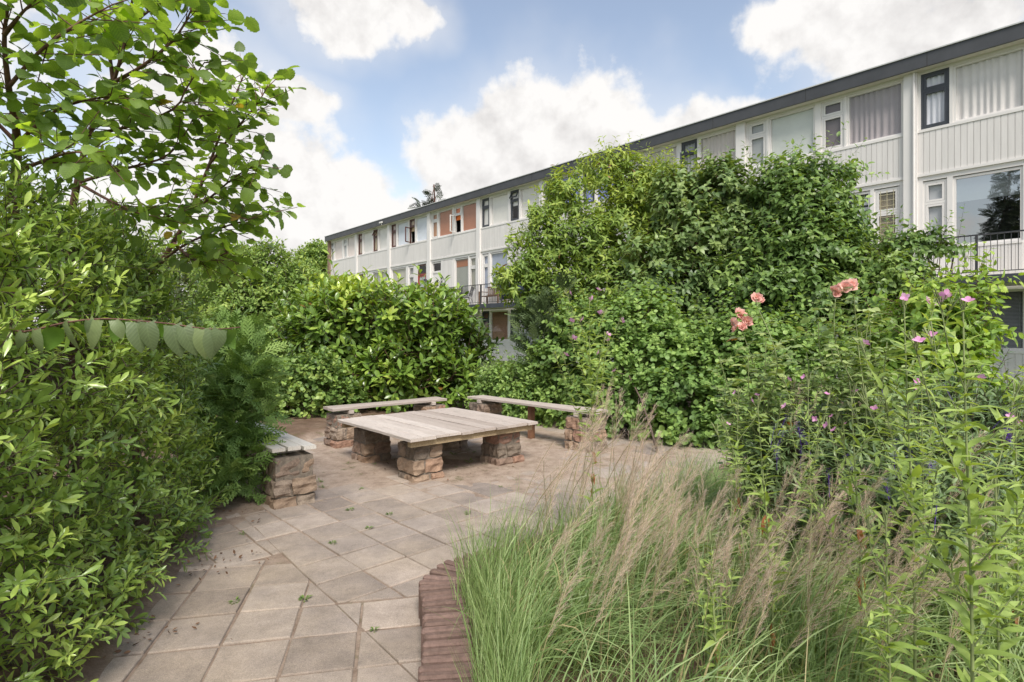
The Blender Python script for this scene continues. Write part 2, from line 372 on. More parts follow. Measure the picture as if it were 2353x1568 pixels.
for i in range(len(pts)):
    p = pts[i]; q = pts[min(i+1, len(pts)-1)]; o_ = pts[max(i-1, 0)]; d = q-o_; d /= np.linalg.norm(d); n_ = np.array((-d[1], d[0]))
    L_, W_, H_ = .205+random.uniform(-.010, .010), .0405+random.uniform(-.0015, .0015), .145+random.uniform(-.004, .004)
    turn = random.uniform(-.04, .04); dd = np.array((d[0]-d[1]*turn, d[1]+d[0]*turn)); nn = np.array((-dd[1], dd[0])); off = random.uniform(-.006, .006)
    k = len(g.v); g.bevbox(-L_/2, L_/2, -W_/2, W_/2, -.08, H_, .008, random.uniform(.2, .8))
    for m in range(k, len(g.v)):
        x, y, z = g.v[m]; jx = random.uniform(-.0022, .0022)
        w = p-n_*.0+nn*(x+off)+dd*(y+jx); g.v[m] = (w[0], w[1], z+x*random.uniform(-.01, .01)+random.uniform(-.0012, .0012))
t = thing('brick_edging', 'low curved edging of upright dark red bricks around the long grass', 'brick edging')
g.build('bricks', MATS['edging_brick'], t)
for i in range(len(pts)-1):
    p, q = pts[i], pts[i+1]; d = (q-p)/np.linalg.norm(q-p); n_ = np.array((-d[1], d[0]))
    a, b_ = p+n_*.09, p-n_*.09; c_, e = q-n_*.09, q+n_*.09; z = .105
    mg.add([(*a, -.08), (*b_, -.08), (*c_, -.08), (*e, -.08), (*a, z), (*b_, z), (*c_, z), (*e, z)], [(4,5,6,7),(0,1,5,4),(1,2,6,5),(2,3,7,6),(3,0,4,7)])
mg.build('mortar', paint('mortar', (.045, .036, .028), .95, .25, 30), t)

# ================================================================== stone table and benches
b = MB_('fieldstone'); co = b.coord('Position'); t_ = b.attr('tint')
c = b.ramp(t_, [(0, (.15, .12, .095)), (.25, (.26, .205, .155)), (.45, (.33, .225, .155)), (.62, (.29, .165, .12)), (.8, (.31, .25, .195)), (1, (.21, .145, .11))])
c = b.mix(.85, c, b.mix(1, c, b.ramp(b.noise(co, 14, 8, .8), [(.3, .55), (.7, 1.5)]), 'MULTIPLY'))
c = b.mix(.5, c, b.mix(1, c, b.ramp(b.noise(co, 120, 4, .8), [(.3, .5), (.7, 1.5)]), 'MULTIPLY'))
c = b.mix(b.ramp(b.noise(co, 7, 6, .75), [(.6, 0.), (.75, .55)]), c, (.10, .095, .05))
b.base(c, .9, .25); b.bump(b.noise(co, 45, 8, .75), .9, .012); MATS['fieldstone'] = b.m
M_mortar = paint('pillar_mortar', (.23, .19, .15), .95, .3, 40, bump=.5)
def stone(g, x0, x1, y0, y1, z0, z1, tint):
    n = 5; c0 = np.array([(x0+x1)/2, (y0+y1)/2, (z0+z1)/2]); h = np.array([(x1-x0)/2, (y1-y0)/2, (z1-z0)/2]); sd_ = random.random()*100
    idx = {}; vs = []; fs = []
    def vert(i, j, k):
        key = (i, j, k)
        if key in idx: return idx[key]
        p = np.array([i, j, k])/n*2-1; q = np.sign(p)*np.abs(p); l = (np.abs(p)**14).sum()**(1/14); q = p/max(l, 1e-6)*max(abs(p)) if l else p
        w = c0+q*h; am = .013
        w = w+np.array([math.sin(w[1]*37+w[2]*51+sd_)+math.sin(w[2]*93+sd_*2), math.sin(w[0]*41+w[2]*47+sd_)+math.sin(w[0]*88+sd_*3), math.sin(w[0]*39+w[1]*43+sd_)*.7])*am*.5*(np.abs(p) > .99)
        idx[key] = len(vs); vs.append(tuple(w)); return idx[key]
    for a in range(n):
        for b_ in range(n):
            fs.append([vert(a,b_,n), vert(a+1,b_,n), vert(a+1,b_+1,n), vert(a,b_+1,n)])
            fs.append([vert(a,b_+1,0), vert(a+1,b_+1,0), vert(a+1,b_,0), vert(a,b_,0)])
            fs.append([vert(a,0,b_), vert(a+1,0,b_), vert(a+1,0,b_+1), vert(a,0,b_+1)])
            fs.append([vert(a,n,b_+1), vert(a+1,n,b_+1), vert(a+1,n,b_), vert(a,n,b_)])
            fs.append([vert(0,a,b_+1), vert(0,a+1,b_+1), vert(0,a+1,b_), vert(0,a,b_)])
            fs.append([vert(n,a,b_), vert(n,a+1,b_), vert(n,a+1,b_+1), vert(n,a,b_+1)])
    g.add(vs, fs, tint)
def pillar(name, parent, cx, cy, w, d, h, seed, courses=3):
    random.seed(seed); g = Geo(); z = -.05; hs = [random.uniform(.85, 1.2) for _ in range(courses)]; s_ = (h+.05-.012*courses)/sum(hs)
    for k in range(courses):
        hh = hs[k]*s_; out = (courses-1-k)*.007+random.uniform(-.004, .006); x0, x1, y0, y1 = cx-w/2-out, cx+w/2+out, cy-d/2-out, cy+d/2+out
        sp = (.35 if k % 2 else .62)+random.uniform(-.07, .07); sq = (.62 if k % 2 else .4)+random.uniform(-.07, .07); j = .007
        if random.random() < .25: xs_ = [(x0, x1)]
        else: m = x0+(x1-x0)*sp; xs_ = [(x0, m-j), (m+j, x1)]
        m = y0+(y1-y0)*sq
        for (a0, a1) in xs_:
            for (b0, b1) in ((y0, m-j), (m+j, y1)):
                e = random.uniform(-.005, .009); stone(g, a0-e, a1+e*.5, b0-e, b1+e*.5, z, z+hh, random.random())
        z += hh+.012
    o = g.build(name, MATS['fieldstone'], parent, smooth=False)
    m = Geo(); m.box(cx-w/2+.007, cx+w/2-.007, cy-d/2+.007, cy+d/2-.007, -.05, h-.004); m.build('mortar', M_mortar, o)
    return o
b = MB_('weathered_wood'); co = b.coord('Object', (1.2, 26, 26)); t_ = b.attr('tint')
gr = b.noise(co, 3.2, 8, .72); gr2 = b.noise(b.coord('Object', (4, 120, 120)), 2, 4, .7)
c = b.ramp(t_, [(0, (.39, .325, .28)), (.5, (.49, .42, .37)), (1, (.58, .51, .455))])
c = b.mix(.9, c, b.mix(1, c, b.ramp(gr, [(.25, .52), (.5, .98), (.8, 1.16)]), 'MULTIPLY'))
c = b.mix(.6, c, b.mix(1, c, b.ramp(gr2, [(.3, .62), (.65, 1.12)]), 'MULTIPLY'))
c = b.mix(b.ramp(b.noise(b.coord('Object'), 5, 6, .8), [(.6, 0.), (.78, .5)]), c, (.20, .185, .13))
b.base(c, .85, .25); b.bump(gr, .5, .008); MATS['weathered_wood'] = b.m
M_wood = b.m
b = MB_('white_worn_wood'); co = b.coord('Object', (1.5, 30, 30)); gr = b.noise(co, 3, 8, .72)
c = b.ramp(b.attr('tint'), [(0, (.55, .51, .45)), (1, (.70, .655, .59))]); c = b.mix(b.ramp(gr, [(.52, 0.), (.68, .7)]), c, (.30, .26, .21))
b.base(c, .75, .3); b.bump(gr, .4, .006); M_wwood = b.m
b = MB_('pale_beam_wood'); co = b.coord('Object', (2, 25, 25)); b.base(b.ramp(b.noise(co, 3, 7, .7), [(.3, (.27, .19, .10)), (.7, (.46, .36, .23))]), .8, .25); M_beam = b.m
def plank(g, x0, x1, y0, y1, z0, z1, tint, warp=.004):
    n = 10; sdd = random.random()*9; k = len(g.v); vs = []; fs = []; bv = .004; sl = random.uniform(-.004, .004)
    prof = [(y0, z0), (y1, z0), (y1, z1-bv), (y1-bv, z1), (y0+bv, z1), (y0, z1-bv)]
    for i in range(n+1):
        t = i/n; x = x0+(x1-x0)*t; dz = warp*math.sin(t*3.1*1.3+sdd)+sl*(t-.5); dy = .0025*math.sin(t*7+sdd*2)
        for (y, z) in prof: vs.append((x, y+dy, z+dz+(y-y0)*sl))
    for i in range(n):
        for j in range(6): q = (j+1) % 6; fs.append((i*6+j, i*6+6+j, i*6+6+q, i*6+q))
    fs.append(tuple(range(6))); fs.append(tuple(n*6+j for j in range(5, -1, -1)))
    g.add(vs, [tuple(reversed(f)) for f in fs], tint)
angA = math.atan2(A2[1], A2[0])            # plank direction of the table
def table():
    random.seed(3)
    t = thing('stone_table', 'low square garden table with weathered plank top on four stone pillars', 'table', (-.82, 6.22, 0), angA)
    # local x = along A (planks), local y = -B direction
    g = Geo(); n = 11; hw = .775; w = 2*hw/n; g2 = Geo()
    for i in range(n):
        e0 = random.uniform(-.018, .012); e1 = random.uniform(-.018, .018)
        plank(g, -hw+e0, hw+e1, -hw+i*w+.003, -hw+(i+1)*w-.004, .405+random.uniform(-.003, .003), .43+random.uniform(-.003, .004), random.random(), .0025)
    g.build('tabletop', M_wood, t)
    for (x, y0, y1) in ((-.70, -.74, .74), (.70, -.74, .74)):
        q = Geo(); q.bevbox(x-.03, x+.03, y0, y1, .345, .400, .003); q.build('support_beam', M_beam, t)
    for (i, (x, y)) in enumerate(((-.5, -.5), (-.5, .5), (.5, -.5), (.5, .5))): pillar('leg', t, x, y, .29, .30, .343, 20+i)
table()
def bench(p, q, lab, seed, nplank=2, wid=.30, ht=.47, pw=.34, mid=False, mat=None, pl=(.19, .19), over=.09):
    """p, q: seat centre-line ends"""
    random.seed(seed); p = np.array(p); q = np.array(q); c = (p+q)/2; d = q-p; L_ = np.linalg.norm(d); a = math.atan2(d[1], d[0])
    t = thing('stone_bench', lab, 'bench', (c[0], c[1], 0), a, 'plank benches on stone pillars around the table')
    g = Geo(); w = wid/nplank
    for i in range(nplank):
        plank(g, -L_/2+random.uniform(-.02, .015), L_/2+random.uniform(-.015, .02), -wid/2+i*w+.009, -wid/2+(i+1)*w-.009, ht-.032, ht+random.uniform(-.003, .003), random.random(), .005)
    g.build('seat', mat or M_wood, t)
    for x in (-L_/2+pl[0]+.05, L_/2-pl[1]-.05):
        q_ = Geo(); q_.bevbox(x-.03, x+.03, -wid/2-.01, wid/2+.01, ht-.075, ht-.036, .003); q_.build('cross_batten', M_wood, t)
    hh = ht-.078
    pillar('pillar', t, -L_/2+pl[0]+.02, 0, pw, pw*.95, hh, seed+50); pillar('pillar', t, L_/2-pl[1]-.02, 0, pw, pw*.95, hh, seed+60)
    if mid:
        q_ = Geo(); q_.bevbox(-.03, .03, -.04, .04, -.03, ht-.036, .004); q_.build('support_post', paint('post_wood', (.20, .10, .055), .8, .3, 8), t)
    return t
bench((-1.74, 4.62), (-2.88, 5.95), 'bench with white slatted seat at left, half hidden by the feathery cypress', 41, 3, .36, .47, .33, mat=M_wwood, pl=(.14, .2))
bench((-2.22, 6.93), (-.98, 8.06), 'plank bench behind the table in front of the cherry laurel', 42, 2, .30, .47, .32)
bench((-.52, 8.28), (1.02, 6.68), 'longest plank bench, right of the table under the snowberry hedge', 43, 2, .30, .47, .34, mid=True)
# ================================================================== APARTMENT BUILDING
BAY = 4.645; NB = 8                   # bays 0..7 run to the far left, -1 and -2 to the near right
M_white = paint('white_painted_wood', (.70, .67, .645), .5, .02, 1.5)
M_clad = paint('white_cladding', (.66, .63, .605), .55, .055, 1.2, streak=True)
M_fascia = paint('dark_fascia', (.060, .062, .068), .5, .12, 2)
M_roof = paint('roof_edge_metal', (.55, .55, .55), .4, .05, 3)
M_slab = paint('gallery_edge', (.05, .055, .07), .6, .15, 3)
M_soffit = paint('soffit_paint', (.60, .57, .50), .7, .05, 2)
M_rail = paint('railing_metal', (.045, .045, .05), .45, .1, 5)
M_darkf = paint('dark_grey_frame', (.05, .055, .065), .4, .1, 4)
M_brownf = paint('brown_frame', (.10, .035, .025), .45, .15, 6)
M_red = paint('red_door_paint', (.30, .045, .03), .4, .1, 5)
M_room = paint('dark_room', (.035, .032, .03), .9, .2, 2)  # flat near-black: darkness of unlit rooms is put into this colour
M_core = paint('rear_wall', (.35, .32, .29), .9, .1, 1)
b = MB_('house_brick'); co = b.coord('Object'); sp = b.node('ShaderNodeSeparateXYZ'); b.l.new(co, sp.inputs[0]); cb = b.node('ShaderNodeCombineXYZ')
b.l.new(b.math('ADD', sp.outputs[0], sp.outputs[1]), cb.inputs[0]); b.l.new(sp.outputs[2], cb.inputs[1])
bk = b.node('ShaderNodeTexBrick'); b.l.new(cb.outputs[0], bk.inputs[0]); bk.inputs['Scale'].default_value = 1; bk.inputs['Brick Width'].default_value = .22; bk.inputs['Row Height'].default_value = .07; bk.inputs['Mortar Size'].default_value = .008
bk.inputs['Color1'].default_value = (.19, .105, .065, 1); bk.inputs['Color2'].default_value = (.27, .17, .11, 1); bk.inputs['Mortar'].default_value = (.33, .28, .23, 1)
b.base(bk.outputs[0], .9, .2); b.bump(bk.outputs['Fac'], -.4, .01); M_brick = b.m
def glass(name, f, tintc=(.95, .95, .95)):
    b = MB_(name); tr = b.node('ShaderNodeBsdfTransparent'); tr.inputs[0].default_value = (*tintc, 1); gl = b.node('ShaderNodeBsdfGlossy'); gl.inputs['Roughness'].default_value = .01
    fr = b.node('ShaderNodeFresnel'); fr.inputs[0].default_value = 1.5; k = b.math('MULTIPLY', b.math('ADD', fr.outputs[0], f, True), b.math('SUBTRACT', 1.0, b.node('ShaderNodeNewGeometry').outputs['Backfacing']))
    m = b.node('ShaderNodeMixShader'); b.l.new(k, m.inputs[0]); b.l.new(tr.outputs[0], m.inputs[1]); b.l.new(gl.outputs[0], m.inputs[2]); b.l.new(m.outputs[0], b.out.inputs[0]); b.n.remove(b.p); return b.m
M_glass = glass('window_glass', .0); M_mirror = glass('coated_glass', .42, (.55, .58, .6))
CUR = {}
def curt(c, fold=False):
    k = ('c%.2f%.2f%.2f%d' % (*c, fold))
    if k not in CUR: CUR[k] = paint('window_curtain' if fold else 'window_blind', c, .85, .05, 2)
    return CUR[k]
house = thing('apartment_building', 'long three storey white apartment block with dark roof edge and access gallery', 'building', (10.41, 15.04, 0), math.atan2(-.76, .649))
XL, XR = -BAY*NB-.02, BAY*2
piers = [-BAY*k for k in range(-1, NB+1)]
LV = dict(g0=.935, g1=2.37, s0=2.45, s1=2.62, f0=3.50, f1=5.22, l0=5.24, t0=6.57, t1=8.0, r0=8.07, r1=8.42)
wall = Geo()      # plain painted wall strips between openings
def wallbox(x0, x1, z0, z1, y0=0, y1=.18):
    if x1-x0 > .004 and z1-z0 > .004: wall.box(x0, x1, y0, y1, z0, z1)
clad = Geo()
def cladding(x0, x1, z0, z1, pitch=.125):
    """vertical tongue and groove boards: one sheet with grooves"""
    clad = Geo(); n = max(2, int((x1-x0)/pitch)); w = (x1-x0)/n
    for i in range(n):
        a = x0+i*w; clad.box(a+.006, a+w-.006, -.014, .05, z0, z1, .5)
    clad.box(x0, x1, -.002, .04, z0+.001, z1-.001); clad.build('cladding', M_clad, house)
win = []
def curtain_mesh(kind, x0, x1, z0, z1, col, parent, y=.11):
    if kind == 'curtain':
        g = Geo(); n = int((x1-x0)/.028); vs = []; sd_ = random.random()*9
        for i in range(n+1):
            x = x0+(x1-x0)*i/n; yy = y+.022*math.sin(x*43+sd_+1.3*math.sin(x*7+sd_)); vs += [(x, yy, z0), (x, yy, z1)]
        g.add(vs, [(2*i, 2*i+2, 2*i+3, 2*i+1) for i in range(n)]); return g.build('curtain', curt(col, True), parent, True)
    if kind == 'venetian':
        g = Geo(); z = z0
        while z < z1-.02: g.add([(x0, y, z), (x1, y, z), (x1, y+.03, z+.026), (x0, y+.03, z+.026)], [(0,1,2,3)]); z += .032
        for x in (x0+.1, x1-.1): g.box(x, x+.008, y-.006, y-.003, z0, z1)
        return g.build('blind', curt(col), parent)
    if kind == 'blind':
        g = Geo(); g.box(x0, x1, y, y+.006, z0, z1); return g.build('blind', curt(col), parent)
    if kind == 'half':
        g = Geo(); m = z0+(z1-z0)*.5; g.box(x0, x1, y, y+.006, m, z1); return g.build('blind', curt(col), parent)
    if kind == 'stripes':
        g = Geo(); z = z0; k = 0
        while z < z1-.02: g.box(x0, x1, y, y+.005, z, min(z+.085, z1)); z += .15
        return g.build('blind', curt(col), parent)
def window(x0, x1, z0, z1, fm=None, cur=None, col=(.6, .57, .52), two=False, glassm=None, open_=None, fw=.055, lab=None):
    """fixed pane or a vent over a casement (two); open_: 'vent', 'side', 'both'"""
    fm = fm or M_white; g = Geo(); gp = Geo(); y0, y1 = .03, .10
    g.frame(x0, x1, z0, z1, y0, y1, fw)
    panes = []
    if two:
        zm = z1-(z1-z0)*.31; g.box(x0+fw, x1-fw, y0, y1, zm-fw*.6, zm+fw*.6); panes = [(x0+fw, x1-fw, zm+fw*.6, z1-fw, 'vent'), (x0+fw, x1-fw, z0+fw, zm-fw*.6, 'side')]
    else: panes = [(x0+fw, x1-fw, z0+fw, z1-fw, None)]
    w = None
    sash = []
    for (a, b_, c, d, nm) in panes:
        if nm: 
            s_ = Geo(); k = .05; s_.frame(0, b_-a-.01, 0, d-c-.01, -.02, .025, k); pp = Geo(); pp.add([(k, .004, k), (b_-a-.01-k, .004, k), (b_-a-.01-k, .004, d-c-.01-k), (k, .004, d-c-.01-k)], [(0,1,2,3)])
            sash.append((s_, pp, a+.005, c+.005, b_-a-.01, d-c-.01, nm))
        else: gp.add([(a, .065, c), (b_, .065, c), (b_, .065, d), (a, .065, d)], [(0,1,2,3)])
    w = g.build('window', fm if two and fm is not M_white else M_white, house); win.append(w)
    if gp.v: gp.build('pane', glassm or M_glass, w)
    for (s_, pp, px, pz, sw, sh, nm) in sash:
        o = open_ in (nm, 'both')
        for gg, nam, mt in ((s_, 'sash', fm), (pp, 'pane', glassm or M_glass)):
            v2 = []
            for (x, y, z) in gg.v:
                if o and nm == 'vent':      # top hung, swings outward
                    a_ = R(28); dz = sh-z; v2.append((px+x, y0+.02+y*math.cos(a_)-dz*math.sin(a_), pz+sh-dz*math.cos(a_)-y*math.sin(a_)))
                elif o and nm == 'side':
                    a_ = R(68); v2.append((px+x*math.cos(a_)+y*math.sin(a_), y0+.02+y*math.cos(a_)-x*math.sin(a_), pz+z))
                else: v2.append((px+x, y0+.02+y, pz+z))
            gg.v = v2; gg.build(nam, mt, w)
    if cur: curtain_mesh(cur, x0+.02, x1-.02, z0+.02, z1-.02, col, w)
    return w
def bx0(k): return -BAY*(k+1)
def fx(k, f): return bx0(k)+f*BAY
PW = .15                                    # half width of a pier
WHT, CRM, GRY = (.78, .75, .70), (.74, .68, .60), (.5, .51, .51)
PINK, ORG, BLU, PUR = (.74, .65, .60), (.75, .19, .05), (.66, .70, .76), (.28, .30, .70)
TOP = {   # N1, L1, N2, L2: (frame, cover, colour, open)
 7: (('w','curtain',GRY,None), ('curtain',PINK), ('w','curtain',GRY,None), ('curtain',PINK)),
 6: (('b','curtain',(.42,.34,.26),None), ('blind',WHT), ('b','curtain',(.42,.34,.22),'vent'), ('blind',WHT)),
 5: (('b','curtain',(.50,.40,.36),None), ('curtain',BLU), ('b','half',(.5,.36,.22),'side'), ('curtain',BLU)),
 4: (('w','blind',(.48,.24,.12),None), ('blind',(.46,.19,.10)), ('w','half',ORG,'side'), ('blind',(.44,.18,.10))),
 3: (('d','blind',WHT,None), ('blind',WHT), ('d','half',WHT,'vent'), ('blind',WHT)),
 2: (('d',None,None,'vent'), ('curtain',PUR), ('d','curtain',PUR,None), ('curtain',PUR)),
 1: (('w','curtain',CRM,None), ('curtain',(.64,.58,.53)), ('d','curtain',(.42,.42,.42),'side'), ('curtain',(.62,.55,.50))),
 0: (('w','blind',(.44,.45,.44),None), ('blind',(.64,.66,.61)), ('w','blind',(.20,.17,.17),None), ('curtain',(.40,.355,.36))),
 -1: (('d','curtain',(.70,.70,.74),None), ('curtain',(.72,.68,.65)), ('w','blind',WHT,None), ('curtain',(.5,.48,.46))),
 -2: (('w','curtain',WHT,None), ('curtain',WHT), ('w','blind',WHT,None), ('curtain',WHT))}
FM = {'w': M_white, 'b': M_brownf, 'd': M_darkf}
def band(k, z0, z1, spec, lay=((.045,.175),(.19,.485),(.52,.655),(.668,.962))):
    xs_ = []
    for i, (f0, f1) in enumerate(lay):
        x0, x1 = fx(k, f0), fx(k, f1); xs_.append((x0, x1))
        if i % 2 == 0: fr, cv, cl, op = spec[i]; window(x0, x1, z0, z1, FM[fr], cv, cl or WHT, True, open_=op)
        else: cv, cl = spec[i][:2]; window(x0, x1, z0, z1, None, cv, cl)
    cur = bx0(k)+PW
    for (x0, x1) in xs_: wallbox(cur, x0, z0, z1); cur = x1
    wallbox(cur, bx0(k)+BAY-PW, z0, z1)
for k in range(-2, NB):
    random.seed(100+k); a, c = bx0(k)+PW, bx0(k)+BAY-PW
    band(k, LV['t0'], LV['t1'], TOP[k])
    wallbox(a, c, LV['t1'], LV['r0']+.1); wall.box(a, c, -.03, .12, LV['t0']-.07, LV['t0'])          # head, sill
    cladding(a, c, 5.43, LV['t0']-.07); wall.box(a, c, -.045, .12, 5.36, 5.43); wallbox(a, c, LV['f1']+.02, 5.36, .0)
    # gallery floor
    if k in (3, -1, -2, 1):  ops = [('n', .055, .165), ('l', .19, .475), ('p', .50, .72), ('d', .75, .94)]
    elif k == 5: ops = [('l', .05, .43), ('n', .49, .63), ('d', .72, .92)]
    elif k == 6: ops = [('n', .06, .25), ('l', .50, .93)]
    elif k == 7: ops = [('l', .08, .52), ('n', .74, .93)]
    else: ops = [('d', .05, .25), ('p', .28, .50), ('l', .53, .795), ('n', .815, .945)]
    cur = a; z0, z1, zf = LV['f0'], LV['f1'], LV['s1']
    for (ty, f0, f1) in ops:
        x0, x1 = fx(k, f0), fx(k, f1); wallbox(cur, x0, zf, z1+.02); cur = x1
        if ty == 'n':
            col = {3: (.36,.40,.50), 5: (.3,.3,.28), 6: (.22,.2,.18), 0: (.5,.44,.3), -1: (.45,.46,.47), 4: (.35,.34,.28)}.get(k, (.4,.38,.35))
            if k == 0:      # leaded lights
                w = window(x0, x1, z0-.35, z1, M_white, 'blind', (.30,.25,.17), True); lg = Geo()
                for i in range(1, 4): x = x0+(x1-x0)*i/4; lg.box(x-.006, x+.006, .025, .031, z0-.29, z1-.06)
                z = z0-.25
                while z < z1-.08: lg.box(x0+.06, x1-.06, .0322, .0382, z-.006, z+.006); z += .15
                lg.build('glazing_bars', curt((.5,.45,.3)), w); wallbox(x0, x1, zf, z0-.35)
            else: window(x0, x1, z0-.1, z1, FM['b'] if k == 6 else M_white, 'blind' if k in (3,5,-1,4) else None, col, True); wallbox(x0, x1, zf, z0-.1)
        elif ty == 'l':
            low = .45 if k in (4,) else 0
            gm = M_mirror if k == -1 else None
            cv, cl = {4: ('blind', (.30,.31,.27)), 3: ('blind', (.36,.40,.48)), 5: ('blind', (.48,.46,.38)), 6: ('half', (.36,.35,.33)), 7: ('blind', (.5,.46,.4)), 0: ('stripes', (.55,.57,.57)), -1: (None, None)}.get(k, ('curtain', WHT))
            w = window(x0, x1, z0-low, z1, None, cv, cl or WHT, glassm=gm)
            if k == -1: q = Geo(); q.box(x0+.02, x1-.02, .12, .126, z1-.62, z1-.02); q.build('blind', curt((.5,.52,.5)), w)
            if low: q = Geo(); q.box(x0+.06, x1-.06, .1, .105, z1-.45, z1-.1); q.build('blind', curt((.35,.13,.05)), w)
            if zf < z0-low-.1: cladding(x0, x1, zf, z0-low-.06); wall.box(x0, x1, -.03, .12, z0-low-.06, z0-low)
        elif ty == 'p': cladding(x0, x1, zf, z1, .5)
        elif ty == 'd':
            red = k == 5; fm = M_red if red else M_white; zt = zf+2.05
            f_ = Geo(); f_.frame(x0, x1, zt, z1, .03, .1, .06); tr_ = f_.build('window', M_brownf if red else M_white, house); q = Geo(); q.add([(x0+.06,.06,zt+.06),(x1-.06,.06,zt+.06),(x1-.06,.06,z1-.06),(x0+.06,.06,z1-.06)], [(0,1,2,3)]); q.build('pane', M_glass, tr_)
            q = Geo(); q.frame(x0, x1, zf+.002, zt-.003, .02, .1, .055)
            if red: q.frame(x0+.055, x1-.055, zf+.057, zt-.058, .04, .08, .10)
            else: q.box(x0+.057, x1-.057, .05, .09, zf+.057, zt-.058)
            dr = q.build('door', fm, house)
            if red: m = Geo(); m.box(x0+.157, x1-.157, .055, .065, zf+.16, zt-.16); m.build('pane', curt((.38,.40,.40)), dr)
            else:
                m = Geo(); xm = (x0+x1)/2; m.box(xm-.1, xm+.1, .04, .0495, zf+1.25, zf+1.6); m.build('pane', M_room, dr)
                m = Geo(); m.box(xm-.15, xm+.15, .042, .0495, zf+.55, zf+.75); m.build('letter_slot', M_darkf, dr)
            m = Geo(); m.box(x0+.08, x0+.11, -.03, .04, zf+.98, zf+1.10); m.build('handle', M_roof, dr)
    wallbox(cur, c, zf, z1+.02)
    # ground floor
    gs = {3: (('d','venetian',(.36,.18,.12),None), ('venetian',(.52,.31,.20)), ('d','curtain',(.42,.42,.42),None), ('curtain',(.4,.4,.42))),
          -1: (('w','venetian',(.36,.37,.38),None), ('venetian',(.36,.37,.38)), ('w','venetian',(.36,.37,.38),None), ('venetian',(.36,.37,.38)))}.get(k, (('w','curtain',WHT,None), ('curtain',CRM), ('w','blind',WHT,None), ('curtain',WHT)))
    band(k, LV['g0'], LV['g1'], gs); cladding(a, c, -.1, LV['g0']-.07); wall.box(a, c, -.03, .12, LV['g0']-.07, LV['g0']); wallbox(a, c, LV['g1'], LV['s0'])
# the number plate beside the pale door (34, two tiles) and small fittings
wall.build('facade', M_white, house)
for k in range(-1, NB):
    g = Geo(); x = -BAY*k; g.box(x-PW, x+PW, -.09, .2, LV['s1'], LV['r0']+.05); g.box(x-PW, x+PW, -.06, .2, -.1, LV['s0']); g.build('pier', M_white, house)
g = Geo(); g.box(XL-.02, XL+.32, -.12, 9, -.1, LV['r0']); g.build('end_wall', M_brick, house)
g = Geo(); g.box(XL-.10, XR+.2, -.30, -.24, LV['r0'], LV['r1'])
x = XL+2.2
fs_ = Geo(); fs_.box(XL-.10, XL-.04, -.24, 9, LV['r0'], LV['r1']); 
g.build('fascia', M_fascia, house); fs_.build('fascia', M_fascia, house)
j = Geo(); 
while x < XR: j.box(x-.006, x+.006, -.3025, -.30, LV['r0'], LV['r1']); x += 2.95
j.build('fascia_joint', M_room, house)
g = Geo(); g.box(XL-.12, XR+.2, -.33, 9.05, LV['r1'], LV['r1']+.03); g.build('roof', M_roof, house)
g = Geo(); g.box(XL-.04, XR+.2, -.24, .2, LV['r0']+.0, LV['r0']+.03); g.build('eaves_soffit', M_soffit, house)
g = Geo(); g.box(XL+.33, XR, .45, 9, -.1, LV['r0']+.3); g.build('dark_room_backing', M_room, house)  # solid dark backing behind the openings, unlit interior painted as colour
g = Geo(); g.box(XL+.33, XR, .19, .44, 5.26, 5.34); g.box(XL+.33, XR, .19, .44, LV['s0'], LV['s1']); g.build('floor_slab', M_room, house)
g = Geo(); g.box(XL, XR, -1.2, -1.14, LV['s0'], LV['s1']+.03); g.build('gallery_edge', M_slab, house)
g = Geo(); g.box(XL, XR, -1.14, -.1, LV['s0']+.01, LV['s1']); g.build('gallery_floor', M_soffit, house)
for k in range(-1, NB):
    g = Geo(); x = -BAY*k; v = [(x-.09, -.06, 2.46), (x-.09, -1.12, 2.46), (x-.09, -1.12, 2.36), (x-.09, -.45, 2.12), (x-.09, -.06, 1.75)]
    v += [(x+.09, q[1], q[2]) for q in v]; g.add(v, [(0,1,2,3,4), (9,8,7,6,5)]+[(i, i+5, (i+1) % 5+5, (i+1) % 5) for i in range(5)])
    g.build('gallery_bracket', M_white, house)
# railing
g = Geo(); zt = LV['s1']+.97; zb = LV['s1']+.12; yr = -1.10
g.box(XL, XR, yr-.022, yr+.022, zt-.03, zt); g.box(XL, XR, yr-.012, yr+.012, zb-.02, zb)
x = XL+.05
while x < XR: g.box(x-.006, x+.006, yr-.006, yr+.006, zb, zt-.03); x += .118
rl = g.build('railing', M_rail, house); x = XL+.03; pm = None
while x < XR:
    if pm is None: g = Geo(); g.box(-.024, .024, yr-.026, yr+.026, LV['s1']+.03, zt-.031); pm = g.build('railing_post', M_rail, rl)
    else: c_ = pm.copy(); C.objects.link(c_); c_.parent = rl; pmx = c_; c_.location.x = x
    if x < XL+.1: pm.location.x = x
    x += BAY/3
# fittings on the walls
g = Geo(); x = fx(4, .27); g.box(x-.08, x+.08, -.02, .0, 4.05, 4.33); npl = g.build('number_plate', M_darkf, house)
cu = bpy.data.curves.new('numerals', 'FONT'); cu.body = '38'; cu.size = .17; cu.extrude = .002; cu.align_x = 'CENTER'; cu.materials.append(M_white)
tmp = bpy.data.objects.new('tmp', cu); C.objects.link(tmp); bpy.context.view_layer.update(); me_ = bpy.data.meshes.new_from_object(tmp); bpy.data.objects.remove(tmp); ob = bpy.data.objects.new('numerals', me_); C.objects.link(ob); ob.location = (x, -.023, 4.12); ob.rotation_euler = (R(90), 0, 0); ob.parent = npl
g = Geo(); x = fx(5, .685); g.box(x-.06, x+.06, -.03, 0, 4.0, 4.25); g.build('letter_box', M_darkf, house)
g = Geo(); x = fx(5, .935); g.box(x-.04, x+.16, -.2, -.02, 4.2, 4.3); g.box(x-.02, x+.02, -.2, 0, 4.3, 4.34); g.build('wall_lamp', M_darkf, house)
